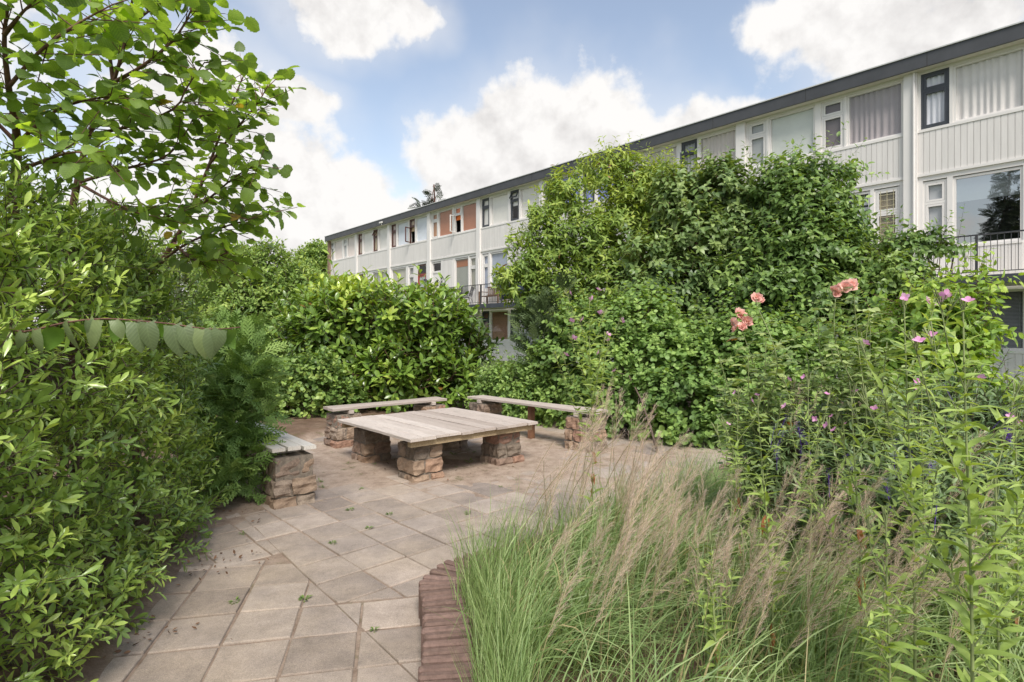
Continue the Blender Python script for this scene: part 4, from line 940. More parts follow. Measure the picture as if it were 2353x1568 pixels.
bl = pb([(997,432,52,.25),(992,442,52,.4),(1003,448,52,.45),(985,452,52,.25),(1010,455,52,.3),(997,462,52,.5),(980,466,52,.35),(1014,468,52,.4),(997,480,52,.9),(975,490,52,1.2),(1020,490,52,1.2),(998,520,52,2.0),(998,560,52,2.3)])
leaf_mat('spruce', (.012, .03, .012), (.025, .05, .02), (.05, .085, .03), .6, .3, .1)
conifer('tall_cedar', 'top of a dark drooping cedar rising behind the flat roof', 'tree', (-7.0, 52), bl, 420, .9, MATS['spruce'], up=-.2, r0=.3, top=at(997, 425, 52))
# the conifer mirrored in the first floor window: it stands beyond the garden, behind the viewer's left
bl = []
for k in range(22):
    z = 11.2-k*.48; r = .15+k*.105
    for j in range(2+k//3): a = j*6.28/(2+k//3)+k; bl.append((-13.7+math.cos(a)*r*.6, -2.1+math.sin(a)*r*.6, z, r*.5+.1, r*.5+.1, .4))
conifer('dark_conifer', 'tall dark conifer standing behind the garden, mirrored in a window', 'tree', (-13.7, -2.1), bl, 5500, .75, MATS['spruce'], up=-.05, r0=.12, zmin=1)
# ================================================================== EUONYMUS HEDGE, left foreground
leaf_mat('hedge_leaf', (.09, .18, .035), (.19, .32, .055), (.40, .54, .10), .26, .55, .24)
T_hedge = leaf_t(4, .30, 'obovate', .3, .12)
bl = []
g_ = np.random.default_rng(4)
for Y in np.arange(1.25, 4.0, .30):
    face = -1.60-.30*(Y-2.1) if Y > 2.1 else -1.6
    for z in (.22, .58, .92, 1.24, 1.52, 1.76):
        r = g_.uniform(.26, .36); back = {.22: .02, .58: .02, .92: .0, 1.24: .0, 1.52: .08, 1.76: .26}[z]
        bl.append((face-r-back+g_.uniform(-.05, .04)+(.06 if Y > 3.3 and z < .5 else 0), Y+g_.uniform(-.1, .1), z+g_.uniform(-.08, .08), r, r, r))
    for z in (1.4, 1.72): bl.append((face-.95, Y+g_.uniform(-.1, .1), z+g_.uniform(-.06, .06), .38, .38, .32))
shrub('euonymus_hedge', 'big glossy evergreen hedge filling the left foreground', 'hedge', (-2.35, 2.8, 0), bl, T_hedge, MATS['hedge_leaf'], 5200, M_bark, 16, .35, .012,
      leaf=.058, per=12, length=.14, up=.45, out=.8, ang=62, tb=(.05, .62), droop=.0, keep=.72, deep=.42, lvar=.5, tw=.0016, rnd=.6)
bd = Acc(); hb_ = bpy.data.objects['euonymus_hedge']; P, Nn = blob_shell(bl, 330, .2, .05, .9); k = np.repeat(np.arange(len(P)), 16); Pb = P[k]+Nn[k]*.09+rng.normal(0, .013, (len(k), 3)); dd_ = rdir(len(k))
bd.add(*place_leaves(leaf_t(1, .9, 'ovate', .4, .2), Pb, dd_, rdir(len(k)), rng.uniform(.006, .010, len(k)), rng.random(len(k))*.9)); V, F = tubes_np(P[k]+Nn[k]*.05, Pb, .0005, .0004, 3); bd.add(V, F, np.full(len(V), .2))
leaf_mat('bud', (.22, .32, .07), (.34, .44, .12), (.50, .56, .22), .6, .2, .3); plain_part(bd, 'flower_buds', MATS['bud'], hb_)
# ================================================================== HAZEL, top left
leaf_mat('hazel_leaf', (.055, .11, .03), (.11, .20, .05), (.22, .34, .06), .45, .45, .5, vein=.3, dead=(.30, .20, .06), tcol=(2.6, 2.5, .7))
HZ_L = [  # limbs as photo column, row, distance
 [(300,700,4.0),(372,600,3.9),(430,500,3.8),(500,380,3.7),(540,270,3.6),(590,150,3.5)],
 [(372,600,3.9),(450,560,3.7),(540,520,3.6),(590,505,3.5),(640,480,3.5)],
 [(430,500,3.8),(520,440,3.6),(570,400,3.5),(625,375,3.4)],
 [(500,380,3.7),(560,300,3.5),(610,240,3.4),(640,190,3.4)],
 [(400,560,3.8),(470,600,3.6),(520,590,3.5),(560,570,3.4)],
 [(160,520,3.3),(178,420,3.2),(205,310,3.1),(260,190,2.9),(295,60,2.8),(310,-60,2.7)],
 [(260,190,2.9),(330,150,2.8),(400,90,2.8),(440,20,2.8),(450,-30,2.8)],
 [(260,190,2.9),(240,60,2.8),(200,-40,2.7)],
 [(205,310,3.1),(300,290,3.0),(400,250,3.0),(450,200,3.0),(500,130,3.0)],
 [(178,420,3.2),(280,390,3.1),(380,360,3.1),(450,300,3.1),(480,230,3.1)],
 [(178,420,3.2),(270,470,3.1),(360,500,3.1),(440,480,3.1)],
 [(30,450,2.7),(40,330,2.6),(20,200,2.4),(10,80,2.3),(30,-40,2.2)],
 [(40,330,2.6),(120,260,2.5),(200,230,2.5),(290,220,2.5)],
 [(20,200,2.4),(90,120,2.3),(170,60,2.3),(260,10,2.3)],
 [(30,400,2.6),(100,370,2.5),(170,350,2.4),(240,360,2.4)],
 [(10,80,2.3),(60,20,2.2),(120,-30,2.2)],
 [(40,330,2.6),(-40,250,2.5),(-120,180,2.4)],
 [(295,60,2.8),(350,20,2.7),(410,-20,2.7)]]
HZ_L = [[(x-(20 if x > 440 else 0), y, Y) for (x, y, Y) in q] for q in HZ_L]
hz = thing('hazel_tree', 'large leaved hazel tree reaching over the hedge into the sky', 'tree', (-2.6, 3.6, 0)); Lf = Acc(); St = Acc()
starts = []
for li, Lm in enumerate(HZ_L):
    w = curve_pts([at(*q) for q in Lm], .06); L_ = len(w); main = li in (0, 5, 11)
    r = np.linspace(.021 if main else .010, .004 if main else .0025, L_); V, F = tubes_np(w[:-1], w[1:]+(w[1:]-w[:-1])*.1, r[:-1], r[1:], 6); St.add(V, F)
    if main: V, F = tubes_np([(w[0][0]*.97-.02, w[0][1], 0)], [w[0]], .032, .021, 7); St.add(V, F)
    for i in range(3 if not main else 6, L_):
        for _ in range((3 if i % 2 else 2) if not main or i > L_*.4 else 1):
            d = nrm(w[min(i+1, L_-1)]-w[i-1]); starts.append((w[i], nrm(d*.6+rdir(1)[0]*[1, .9, .6])))
starts2 = []
for (p, d) in starts:
    if rng.random() < .10: continue
    L_ = rng.uniform(.10, .30); q = p+d*L_; V, F = tubes_np([p], [q], .0028, .0015, 4); St.add(V, F); starts2.append((p, d, L_, q))
LP, LA, LN, LS, LT = [], [], [], [], []
for (p, d, L_, q) in starts2:
    n = max(2, int(L_/.06))+1; side = nrm(np.cross(d, [0, 0, 1.])); tb = rng.uniform(.05, .7)
    for k in range(n):
        s_ = 1 if k % 2 else -1; f = (k+1)/n; P = p+d*L_*f
        a = nrm(d*(.55 if k < n-1 else 1)+side*s_*(.9 if k < n-1 else .1)+np.array([0, 0, rng.uniform(-.75, .15)])+.2*rng.normal(size=3))
        pet = rng.uniform(.008, .018); V, F = tubes_np([P], [P+a*pet], .0009, .0009, 3); St.add(V, F)
        LP.append(P+a*pet); LA.append(a); LN.append(nrm(np.array([0, 0, 1.])+.45*rng.normal(size=3))); LS.append(rng.uniform(.048, .092)); LT.append(np.clip(tb+rng.normal()*.14, 0, .95) if rng.random() > .003 else 1.)
a = place_leaves(T_hazel, np.array(LP), np.array(LA), np.array(LN), LS, np.array(LT)); Lf.add(*a)
plain_part(Lf, 'foliage', MATS['hazel_leaf'], hz); plain_part(St, 'branches', M_redbark, hz)

# ================================================================== long bare-stemmed sapling with hanging heart leaves
leaf_mat('heart_leaf', (.07, .115, .055), (.11, .165, .08), (.16, .225, .10), .45, .45, .25, vein=.15, back=(.13, .24, .04))
cb_ = thing('heart_leaved_branch', 'long shoot with a row of hanging heart shaped leaves across the hedge', 'branch', (-2.0, 1.9, 0)); Lf = Acc(); St = Acc()
w = curve_pts([np.array((-2.1, 2.2, 0.)), np.array((-2.0, 2.1, .9)), at(-60, 775, 1.95), at(60, 762, 1.85), at(150, 742, 1.8), at(240, 733, 1.78), at(370, 742, 1.74), at(480, 756, 1.72), at(555, 752, 1.7)], .03)
r = np.linspace(.008, .0015, len(w)); V, F = tubes_np(w[:-1], w[1:], r[:-1], r[1:], 6); St.add(V, F)
LP, LA, LN, LS = [], [], [], []
xs_ = [(60,.06,1),(95,.075,1),(125,.085,-1),(160,.085,1),(195,.06,-1),(212,.05,1),(240,.085,1),(262,.07,-1),(290,.05,-1),(330,.09,1),(352,.08,1),(372,.05,-1),(405,.095,1),(432,.085,1),(450,.05,-1),(462,.075,1),(498,.078,1),(520,.075,1),(540,.06,-1),(75,.05,-1),(180,.07,-1),(275,.06,1),(390,.05,-1),(418,.06,-1),(510,.06,-1)]
for (x, sz, sd_) in xs_:
    i = int(np.argmin(np.abs((w[:, 0]/w[:, 1]*FP+CX)-x)+(w[:, 2] < 1.2)*1e4)); p = w[i]; q = p+np.array([rng.normal()*.006, -.014 if sd_ > 0 else .012, -.004])
    V, F = tubes_np([p], [q], .0012, .001, 3); St.add(V, F); LP.append(q); LS.append(sz*rng.uniform(.9, 1.15))
    LA.append(nrm([rng.normal()*.45+.12, -.12 if sd_ > 0 else .5, -1 if sd_ > 0 else -.5])); LN.append(nrm([.1+rng.normal()*.55, -1, .35]) if sd_ > 0 else nrm([rng.normal()*.3, .6, .6]))
a = place_leaves(T_heart, np.array(LP), np.array(LA), np.array(LN), LS, rng.uniform(.2, .9, len(LP))); Lf.add(*a)
plain_part(Lf, 'foliage', MATS['heart_leaf'], cb_, True); plain_part(St, 'stem', M_redbark, cb_)

# ================================================================== LONG GRASS
leaf_mat('grass_blade', (.12, .20, .065), (.23, .33, .12), (.42, .50, .24), .45, .4, .3, dead=(.50, .42, .24), sat=False)
def blades(P, H, lean, width, droop, tint, nseg=6, sway=.25):
    n = len(P); az_ = rng.random(n)*6.28; dirh = np.stack([np.cos(az_), np.sin(az_)], -1)*sway+lean; dirh = np.concatenate([dirh, np.zeros((n, 1))], 1)
    t = np.linspace(0, 1, nseg+1)[None, :, None]; up = np.array([0, 0, 1.])[None, None]
    k = np.linalg.norm(dirh, axis=1)[:, None, None]
    H_ = H[:, None, None]; c = P[:, None]+up*H_*(t*(1-.20*k)-droop[:, None, None]*t**3*.9)+dirh[:, None]*H_*(t**1.8)
    side = nrm(np.cross(dirh, [0, 0, 1.])+.3*rng.normal(size=(n, 3)))[:, None]; w = (width[:, None, None]*(1-t**1.6)**.8+.0003)*.5
    V = np.stack([c-side*w, c+side*w], 2).reshape(-1, 3); m = 2*(nseg+1); i = np.arange(nseg)*2
    F = (np.stack([i, i+1, i+3, i+2], -1)[None]+np.arange(n)[:, None, None]*m).reshape(-1, 4)
    return V, F, np.repeat(tint, m)
GP = [(-.05,.9),(-.06,2.1),(-.13,2.6),(-.19,2.88),(-.02,3.08),(.25,3.28),(.62,3.62),(1.3,4.3),(2.0,5.0),(2.6,5.6),(3.2,5.4),(3.6,4.3),(3.4,2.9),(2.2,1.4),(1.2,.9)]
def sample_poly(poly, n, fn=None):
    out = []; xs = [p[0] for p in poly]; ys = [p[1] for p in poly]
    while len(out) < n:
        x = rng.uniform(min(xs), max(xs)); y = rng.uniform(min(ys), max(ys))
        if pin(poly, x, y) and (fn is None or rng.random() < fn(x, y)): out.append((x, y, .03))
    return np.array(out)
# tussocks: blades gather round tussock centres; right part is thinner (herbs take over)
tc_ = sample_poly(GP, 150, lambda x, y: 1.0 if x < .25+.38*(y-1.4) else .65)
def tuss(n, hmin, hmax, w, dmin, dmax, lean, sway, cl, th=(.1, .9), frac_dead=.06):
    k = rng.integers(0, len(tc_), n); P = tc_[k]+np.concatenate([rng.normal(0, cl, (n, 2)), np.zeros((n, 1))], 1)
    d = P[:, :2]-tc_[k][:, :2]; ok = np.array([pin(GP, p[0], p[1]) for p in P]) & (P[:, 1] > 1.25); P = P[ok]; d = d[ok]; n = len(P)
    ln_ = np.array(lean)[None]+d*2.2; tn = np.clip(rng.uniform(th[0], th[1], n), 0, .95); tn[rng.random(n) < frac_dead] = 1
    return blades(P, rng.uniform(hmin, hmax, n), ln_, w*rng.uniform(.6, 1.4, n), rng.uniform(dmin, dmax, n), tn, 7, sway)
gl = Acc()
V, F, Tn = tuss(14000, .42, .78, .0066, .2, .66, (.42, .04), .34, .09); gl.add(V, F, Tn)
V, F, Tn = tuss(6000, .25, .5, .0056, .05, .5, (.10, .0), .45, .11, (.0, .6), .12); gl.add(V, F, Tn)
# edge blades spilling over the brick edging, more upright
e = curve_pts([(-.09,1.5),(-.10,2.1),(-.165,2.6),(-.23,2.88),(-.05,3.12),(.3,3.34),(.7,3.72),(1.4,4.45)], .004); P = np.concatenate([e+rng.normal(0, .03, e.shape), np.full((len(e), 1), .04)], 1)
P = np.repeat(P, 3, 0)+np.concatenate([rng.uniform(0, .12, (len(P)*3, 2))*[1, -.6], np.zeros((len(P)*3, 1))], 1)
V, F, Tn = blades(P, rng.uniform(.25, .62, len(P)), np.array([[.06, .0]]), .0038*rng.uniform(.6, 1.4, len(P)), rng.uniform(0, .25, len(P)), np.clip(rng.uniform(.1, .9, len(P)), 0, 1), 7, .28); gl.add(V, F, Tn)
tag(gl.build('long_grass', MATS['grass_blade']), 'mass of long fine green grass blades behind the brick edging', 'grass', kind='stuff')

# feathery seed heads: a few shapes, copied
b = MB_('seed_head'); t_ = b.attr('tint'); b.base(b.ramp(t_, [(0, (.62, .44, .37)), (.5, (.80, .62, .53)), (1, (.90, .78, .66))]), .8, .2)
tr = b.node('ShaderNodeBsdfTranslucent'); tr.inputs[0].default_value = (.92, .78, .62, 1); ms = b.node('ShaderNodeMixShader'); ms.inputs[0].default_value = .5; b.l.new(b.p.outputs[0], ms.inputs[1]); b.l.new(tr.outputs[0], ms.inputs[2]); b.l.new(ms.outputs[0], b.out.inputs[0]); MATS['seed_head'] = b.m
M_straw = paint('straw_stem', (.30, .27, .13), .7, .25, 30)
PLG = 'feathery seed heads rising from the long grass'; PLAB = 'slender straw stalk with a feathery pinkish brown seed head in the long grass'
def plume(kind):
    h = (.98, .86, .92, .80, 1.05)[kind]; nod = (.16, .30, .10, .42, .22)[kind]; t = thing('seed_head', PLAB, 'grass stalk', (0, 0, -50), 0, PLG)
    s_ = np.linspace(0, 1, 14); c = np.stack([nod*h*s_**2.4, .03*np.sin(s_*4), h*(s_-.10*nod*s_**3)], -1)
    St = Acc(); V, F = tubes_np(c[:-1], c[1:], np.linspace(.0024, .0011, 13), np.linspace(.0023, .001, 13), 4); St.add(V, F); St.build('stalk', M_straw, t)
    A_ = Acc(); T2 = leaf_t(1, .7, 'lance', .3, .2); d = nrm(c[-1]-c[-4]); BP, BQ, SP, SD, SN = [], [], [], [], []
    nb = 36
    for q in range(nb):
        f = .60+.39*q/nb; p = np.array([np.interp(f, s_, c[:, k]) for k in range(3)]); fr = (f-.60)/.39; rd = nrm(np.cross(rdir(1)[0], d)); L_ = (.030+.075*math.sin(math.pi*min(1, fr*.8+.2)))*rng.uniform(.6, 1.1)
        e_ = p+nrm(d+rd*rng.uniform(.18, .42)+np.array([.1, 0, -.08]))*L_; BP.append(p); BQ.append(e_)
        for j in range(17): g2 = rng.uniform(.12, 1.05); sp = p+(e_-p)*g2; SP.append(sp); SD.append(nrm((e_-p)/L_+.55*rng.normal(size=3))); SN.append(rdir(1)[0])
    A_.add(*place_leaves(T2, np.array(SP), np.array(SD), np.array(SN), rng.uniform(.012, .023, len(SP)), rng.random(len(SP))))
    V, F = tubes_np(BP, BQ, .0005, .0003, 3); A_.add(V, F, np.full(len(V), .4)); A_.build('plume', MATS['seed_head'], t)
    return t
protos = [plume(k) for k in range(5)]
def on_screen(x, y, z): return ((x/y*FP+CX), HZ-(z-EYE)/y*FP)
spots = []
# stalks grouped where the photograph shows them: screen column of the head, row of the head, distance
ZL = ['leaning against the view of the table and its right leg','over the bare paving right of the table','in the middle of the grass mass','low in the front of the grass','between the grass and the herbs at the right','tall in the bottom middle of the picture','among the purple hebe at the right','in front of the rose stems','in the bottom right corner']
for zi, (x0, x1, y0, y1, n, Y0, Y1) in enumerate(((1130,1480,940,1120,26,2.9,3.9),(1240,1600,1040,1200,32,2.5,3.6),(1400,1720,1130,1300,28,2.1,3.0),(1250,1640,1230,1360,22,1.9,2.6),(1640,1960,1120,1330,26,2.1,3.1),(1560,1900,1240,1420,24,1.7,2.3),(1850,2330,1000,1160,16,2.3,3.6),(1720,1900,880,1010,12,3.2,3.9),(1900,2340,1200,1440,24,1.6,2.3))):
    for _ in range(n): spots.append((rng.uniform(x0, x1), rng.uniform(y0, y1), rng.uniform(Y0, Y1), zi))
used = set()
for i, (x, y, Y, zi) in enumerate(spots):
    w = at(x, y, Y); k = i % 5; h = (.98, .86, .92, .80, 1.05)[k]; sc = np.clip((w[2]-.02)/(h*.80), .66, 1.15); rz_ = rng.normal(.0, .75)
    nod = (.16, .30, .10, .42, .22)[k]*h*sc*.75; px_, py_ = w[0]-math.cos(rz_)*nod, w[1]-math.sin(rz_)*nod
    if not pin(GP, px_, py_): px_ = px_+.2; py_ -= .1
    o = protos[k] if k not in used else copy_tree(protos[k]); used.add(k)
    o['label'] = 'feathery pinkish brown seed head, '+ZL[zi]
    o.location = (px_, py_, .02); o.scale = (sc, sc, sc); o.rotation_euler = (rng.normal()*.05, rng.normal()*.08+.04, rz_)

# ================================================================== HAIRY WILLOWHERB
leaf_mat('willowherb_leaf', (.13, .21, .05), (.22, .34, .08), (.34, .47, .14), .5, .35, .35, dead=(.42, .17, .08))
leaf_mat('willowherb_flower', (.62, .24, .48), (.74, .36, .60), (.82, .48, .70), .6, .2, .35, tcol=(1.1, 1.0, 1.1), sat=False)
T_whl = leaf_t(6, .22, 'lance', .35, .38); T_petal = leaf_t(4, .80, 'obovate', .15, .1)
def herb(x, y, h, lab, leaf=.10, tilt=(0, 0), nbr=5, flowers=5, red=0, base_z=0, fsize=.028, spread=.16):
    t = thing('willowherb', lab, 'flowering plant', (x, y, 0), rng.random()*6.28, 'hairy willowherb plants'); St = Acc(); Lf = Acc()
    s_ = np.linspace(0, 1, 12); b0 = np.array([0, 0, 0.]); c = np.stack([tilt[0]*s_**1.5+.012*np.sin(s_*5), tilt[1]*s_**1.5+.012*np.sin(s_*4+1), h*s_], -1)
    ca = math.cos(-t.rotation_euler[2]); sa = math.sin(-t.rotation_euler[2]); c[:, :2] = c[:, :2]@np.array([[ca, sa], [-sa, ca]])
    V, F = tubes_np(c[:-1], c[1:], np.linspace(.0055, .002, 11), np.linspace(.0052, .0018, 11), 6); St.add(V, F)
    LP, LA, LN, LS, LT = [], [], [], [], []; tips = []
    def leafpair(p, ax, l, az_, tn):
        for s2 in (0, math.pi): 
            rad = np.array([math.cos(az_+s2), math.sin(az_+s2), 0]); d = nrm(rad+ax*.75+rng.normal(size=3)*.28); dn = tn >= 1.; d = nrm(rad*.45+np.array([0, 0, -1.])+.2*rng.normal(size=3)) if dn else d
            LP.append(p); LA.append(d); LN.append(nrm(rad+.4*rng.normal(size=3)) if dn else nrm(np.array([0, 0, 1.])+.3*rng.normal(size=3))); LS.append(l*rng.uniform(.75, 1.15)*(.8 if dn else 1)); LT.append(tn)
    z = .12*h; k = 0
    while z < .97*h:
        f = z/h; p = np.array([np.interp(f, s_, c[:, q]) for q in range(3)]); l = leaf*(.55+.9*f*(1.05-f)*1.6)*(1 if f < .8 else .6)
        dead = rng.random() < red*(1.2-f*1.6)
        leafpair(p, np.array([0, 0, 1.]), l, k*1.57+rng.normal()*.2, 1. if dead else np.clip(rng.uniform(.2, .9), 0, .94)); z += h*.029; k += 1
        if not dead and rng.random() < .6:       # small axillary tufts
            for _ in range(2): az_ = rng.random()*6.28; LP.append(p); LA.append(nrm([math.cos(az_), math.sin(az_), 1.1])); LN.append(np.array([0, 0, 1.])); LS.append(l*.45); LT.append(rng.uniform(.5, .94))
    for i in range(nbr):
        f = .42+.5*i/nbr; p = np.array([np.interp(f, s_, c[:, q]) for q in range(3)]); az_ = i*2.3+rng.random(); L_ = h*(.42*(1.12-f)+.06)*rng.uniform(.8, 1.2)
        d = nrm([math.cos(az_)*.5, math.sin(az_)*.5, 1]); q = p+d*L_; mid = p+d*L_*.5+np.array([math.cos(az_), math.sin(az_), 0])*.02
        V, F = tubes_np([p, mid], [mid, q], [.0022, .0017], [.0017, .001], 4); St.add(V, F); m = max(4, int(L_/.03))
        for j in range(m): pp = p+(q-p)*(j+1)/m; leafpair(pp, d, leaf*(.68-.30*j/m), j*1.7+az_, np.clip(rng.uniform(.35, .94), 0, .94))
        tips.append((q, d))
    tips.append((c[-1], np.array([0, 0, 1.])))
    for (q, d) in tips:                       # buds and pods
        for _ in range(6): az_ = rng.random()*6.28; e_ = q+nrm(d+np.array([math.cos(az_), math.sin(az_), 0])*.45)*rng.uniform(.015, .045); V, F = tubes_np([q-d*rng.uniform(0, .05)], [e_], .0010, .0016, 4); St.add(V, F, np.full(len(V), .9))
    Lf.add(*place_leaves(T_whl, np.array(LP), np.array(LA), np.array(LN), LS, np.array(LT))); Lf.build('foliage', MATS['willowherb_leaf'], t, True); St.build('stem', M_green_stem, t)
    fm = None
    for i in range(flowers):
        q, d = tips[(len(tips)-1-i) % len(tips)]; az_ = rng.random()*6.28; o_ = np.array([math.cos(az_), math.sin(az_), .3])*.022; 
        if fm is None:
            A_ = Acc(); pa = np.arange(4)*math.pi/2; rad = np.stack([np.cos(pa), np.sin(pa), np.full(4, .55)], -1); A_.add(*place_leaves(T_petal, np.zeros((4, 3)), rad, np.tile([0, 0, 1.], (4, 1))-rad*.4, np.full(4, fsize*.62), rng.random(4)*.9))
            o = A_.build('flower', MATS['willowherb_flower'], t); fm = o
        else: o = fm.copy(); C.objects.link(o); o.parent = t
        o.location = q+o_-d*(.03*(i//len(tips))); o.rotation_euler = (rng.uniform(.3, 1.3), rng.normal()*.4, rng.random()*6.28)
        V, F = tubes_np([q-d*.02], [np.array(o.location)], .0009, .0011, 4); mesh_np('flower_stalk', V, [F], M_green_stem, t)
    return t
def H(x, ytop, Y): p = at(x, ytop, Y); return p[0], p[1], p[2]
HB = [(1358,690,3.6,'tall pink flowered willowherb standing alone in front of the longest bench',.12,13,13,.25,(.0,0)),
      (2215,700,1.42,'largest willowherb in the right foreground with long narrow leaves',.12,8,5,.08,(-.02,0)),
      (2080,690,1.75,'willowherb with two pink flowers left of the largest one',.11,7,5,.05,(-.03,0)),
      (1745,925,2.1,'willowherb with a curled red leaf rising out of the middle of the grass',.095,4,2,.4,(-.05,0)),
      (1960,905,2.0,'willowherb in front of the purple hebe with wilted orange lower leaves',.10,5,4,.35,(-.03,0)),
      (1700,905,2.75,'slim pale willowherb below the largest pink rose cluster',.08,4,3,.2,(.02,0)),
      (1860,870,2.6,'willowherb with small magenta flowers beside the rose stems',.08,5,4,.1,(0,0)),
      (2335,960,2.2,'willowherb at the right edge of the picture near the white cladding',.10,5,3,.1,(0,0)),
      (1925,960,2.9,'short bushy willowherb between the hebe and the rose bush',.08,6,3,.1,(.02,0)),
      (2040,1180,1.55,'low willowherb without flowers near the bottom right',.09,4,0,.3,(0,0)),
      (1640,1240,1.9,'low leafy willowherb sprouting amid the seed heads',.08,4,0,.25,(0,0)),
      (2120,880,2.3,'pale willowherb behind the largest one with a single magenta bloom',.09,6,2,.1,(0,0)),
      (2290,1120,1.6,'low willowherb with a big red leaf at the bottom right corner',.09,3,0,.2,(0,0))]
for (x, yt, Y, lab, lf, nb_, nf, rd_, tl) in HB:
    p = H(x, yt, Y); herb(p[0]-tl[0], p[1], p[2], lab, lf, tl, nb_, nf, rd_, fsize=.04 if Y > 3.2 else .025)
# undergrowth of low herbs filling the right bed
leaf_mat('herb_leaf', (.07, .14, .035), (.13, .23, .045), (.25, .37, .07), .5, .35, .3, dead=(.30, .15, .06))
UP = [(1.7,1.9),(1.75,2.4),(2.0,3.4),(2.5,4.4),(3.2,5.4),(4.6,5.2),(4.6,3.6),(3.0,2.2)]
P = sample_poly(UP, 1150); P[:, 2] += .04; m = len(P)
(V, F, Tn, U), (SV, SF) = grow(P, np.tile([0, 0, 1.], (m, 1)), T_lance, leaf=.065, per=14, length=.34, up=1, out=.6, rnd=.22, ang=58, droop=.05, tb=(.1, .8), tw=.0014)
A_ = Acc(); A_.add(V, F, Tn, U); A_.add(SV, SF, np.full(len(SV), .3)); tag(A_.build('undergrowth', MATS['herb_leaf']), 'tangle of low green herbs filling the bed at the right', 'undergrowth', kind='stuff')
# ================================================================== ROSE BUSHES
leaf_mat('rose_leaf', (.09, .17, .05), (.17, .27, .09), (.32, .41, .16), .4, .45, .25, dead=(.50, .22, .04))
leaf_mat('rose_petal', (.80, .42, .38), (.88, .58, .50), (.92, .72, .60), .6, .2, .35, tcol=(1.0, 1, 1), sat=False)
T_rl = leaf_t(4, .62, 'ovate', .2, .15); T_rp = leaf_t(3, 1.05, 'round', -.35, -.25)
def rose_mesh(t, name='rose_bloom', sz=.036):
    A_ = Acc(); 
    for (n, el_, s2) in ((7, .15, 1), (6, .55, .85), (5, .95, .65), (4, 1.25, .45)):
        pa = np.arange(n)*6.283/n+rng.random(); rad = np.stack([np.cos(pa)*math.cos(el_), np.sin(pa)*math.cos(el_), np.full(n, math.sin(el_))], -1)
        nn = np.stack([-np.cos(pa)*math.sin(el_), -np.sin(pa)*math.sin(el_), np.full(n, math.cos(el_))], -1); A_.add(*place_leaves(T_rp, rad*.002, rad+.12*rng.normal(size=(n, 3)), nn, sz*s2*rng.uniform(.85, 1.15, n), np.clip(rng.random(n)*.6+.35*(1-s2), 0, .9)))
    return A_.build(name, MATS['rose_petal'], t, True)
def rose_bush(lab, base, stems, blooms, seed):
    t = thing('rose_bush', lab, 'rose bush', (base[0], base[1], 0)); St = Acc(); Lf = Acc(); LP, LA, LN, LS, LT = [], [], [], [], []
    for tip in stems:
        tip = np.array(tip); b0 = np.array([base[0]+rng.normal()*.08, base[1]+rng.normal()*.08, 0]); w = curve_pts([b0, b0*.6+tip*.4+[0, 0, .25]+rng.normal(size=3)*.06, b0*.25+tip*.75+[0, 0, .12]+rng.normal(size=3)*.04, tip], .045)
        r = np.linspace(.006, .0022, len(w)); V, F = tubes_np(w[:-1], w[1:], r[:-1], r[1:], 5); St.add(V, F)
        for i in range(len(w)//4, len(w)-1):
            for _ in range(2):
                az_ = rng.random()*6.28; d = nrm([math.cos(az_), math.sin(az_), rng.uniform(-.1, .6)]); L_ = rng.uniform(.05, .11); side = nrm(np.cross(d, [0, 0, 1])); tb = rng.uniform(.15, .9); V, F = tubes_np([w[i]], [w[i]+d*L_], .0012, .0009, 3); St.add(V, F); s5 = rng.uniform(.030, .046)
                if rng.random() < .018: tb = 1.
                for (f, s3) in ((1, 0), (.75, 1), (.75, -1), (.42, 1), (.42, -1)): LP.append(w[i]+d*L_*f); LA.append(nrm(d*(1 if s3 == 0 else .45)+side*s3+np.array([0, 0, rng.uniform(-.4, .05)]))); LN.append(nrm(np.array([0, 0, 1.])+.3*rng.normal(size=3))); LS.append(s5*(1.15 if s3 == 0 else .95)); LT.append(min(1, tb+rng.random()*.05))
    Lf.add(*place_leaves(T_rl, np.array(LP), np.array(LA), np.array(LN), LS, np.array(LT)))
    pro = [rose_mesh(t), rose_mesh(t)]; first = [True, True]
    for i, (p, s2) in enumerate(blooms):
        k = i % 2; o = pro[k] if first[k] else pro[k].copy()
        if not first[k]: C.objects.link(o); o.parent = t
        first[k] = False; o.location = (p[0]-base[0], p[1]-base[1], p[2]); o.scale = (s2,)*3; o.rotation_euler = (rng.uniform(.5, 1.3), rng.normal()*.5, rng.normal()*.9)
        j = min(stems, key=lambda q: np.linalg.norm(np.array(q)-p)); V, F = tubes_np([j], [p], .0016, .0014, 4); St.add(V, F)
    plain_part(Lf, 'foliage', MATS['rose_leaf'], t); plain_part(St, 'stems', M_green_stem, t); return t
def cl(x, y, Y, n, sp, s2=1): return [(at(x+rng.normal()*sp, y+rng.normal()*sp*.7, Y+rng.normal()*.015), s2*rng.uniform(.8, 1.1)) for _ in range(n)]
q = [(1700,730),(1740,690),(1780,800),(1650,800),(1720,860),(1800,760),(1680,900),(1830,860),(1770,930),(1850,780),(1760,760),(1720,800)]
rose_bush('rose bush carrying the largest cluster of salmon pink roses', G(1780, 1380)[:2]*0+np.array((1.45, 3.15)), [at(x, y+14, 3.1+rng.normal()*.12) for x, y in q], [(at(1684,742,3.05),.95),(at(1700,722,3.08),1.05),(at(1716,738,3.05),.95),(at(1690,755,3.05),.75),(at(1706,752,3.03),.8),(at(1738,684,3.1),.85),(at(1748,690,3.12),.7)], 1)
q = [(1920,670),(1960,650),(2000,720),(1900,760),(1950,790),(2010,800),(1870,830),(1960,860),(1920,900),(2040,760),(1880,720),(2000,690)]
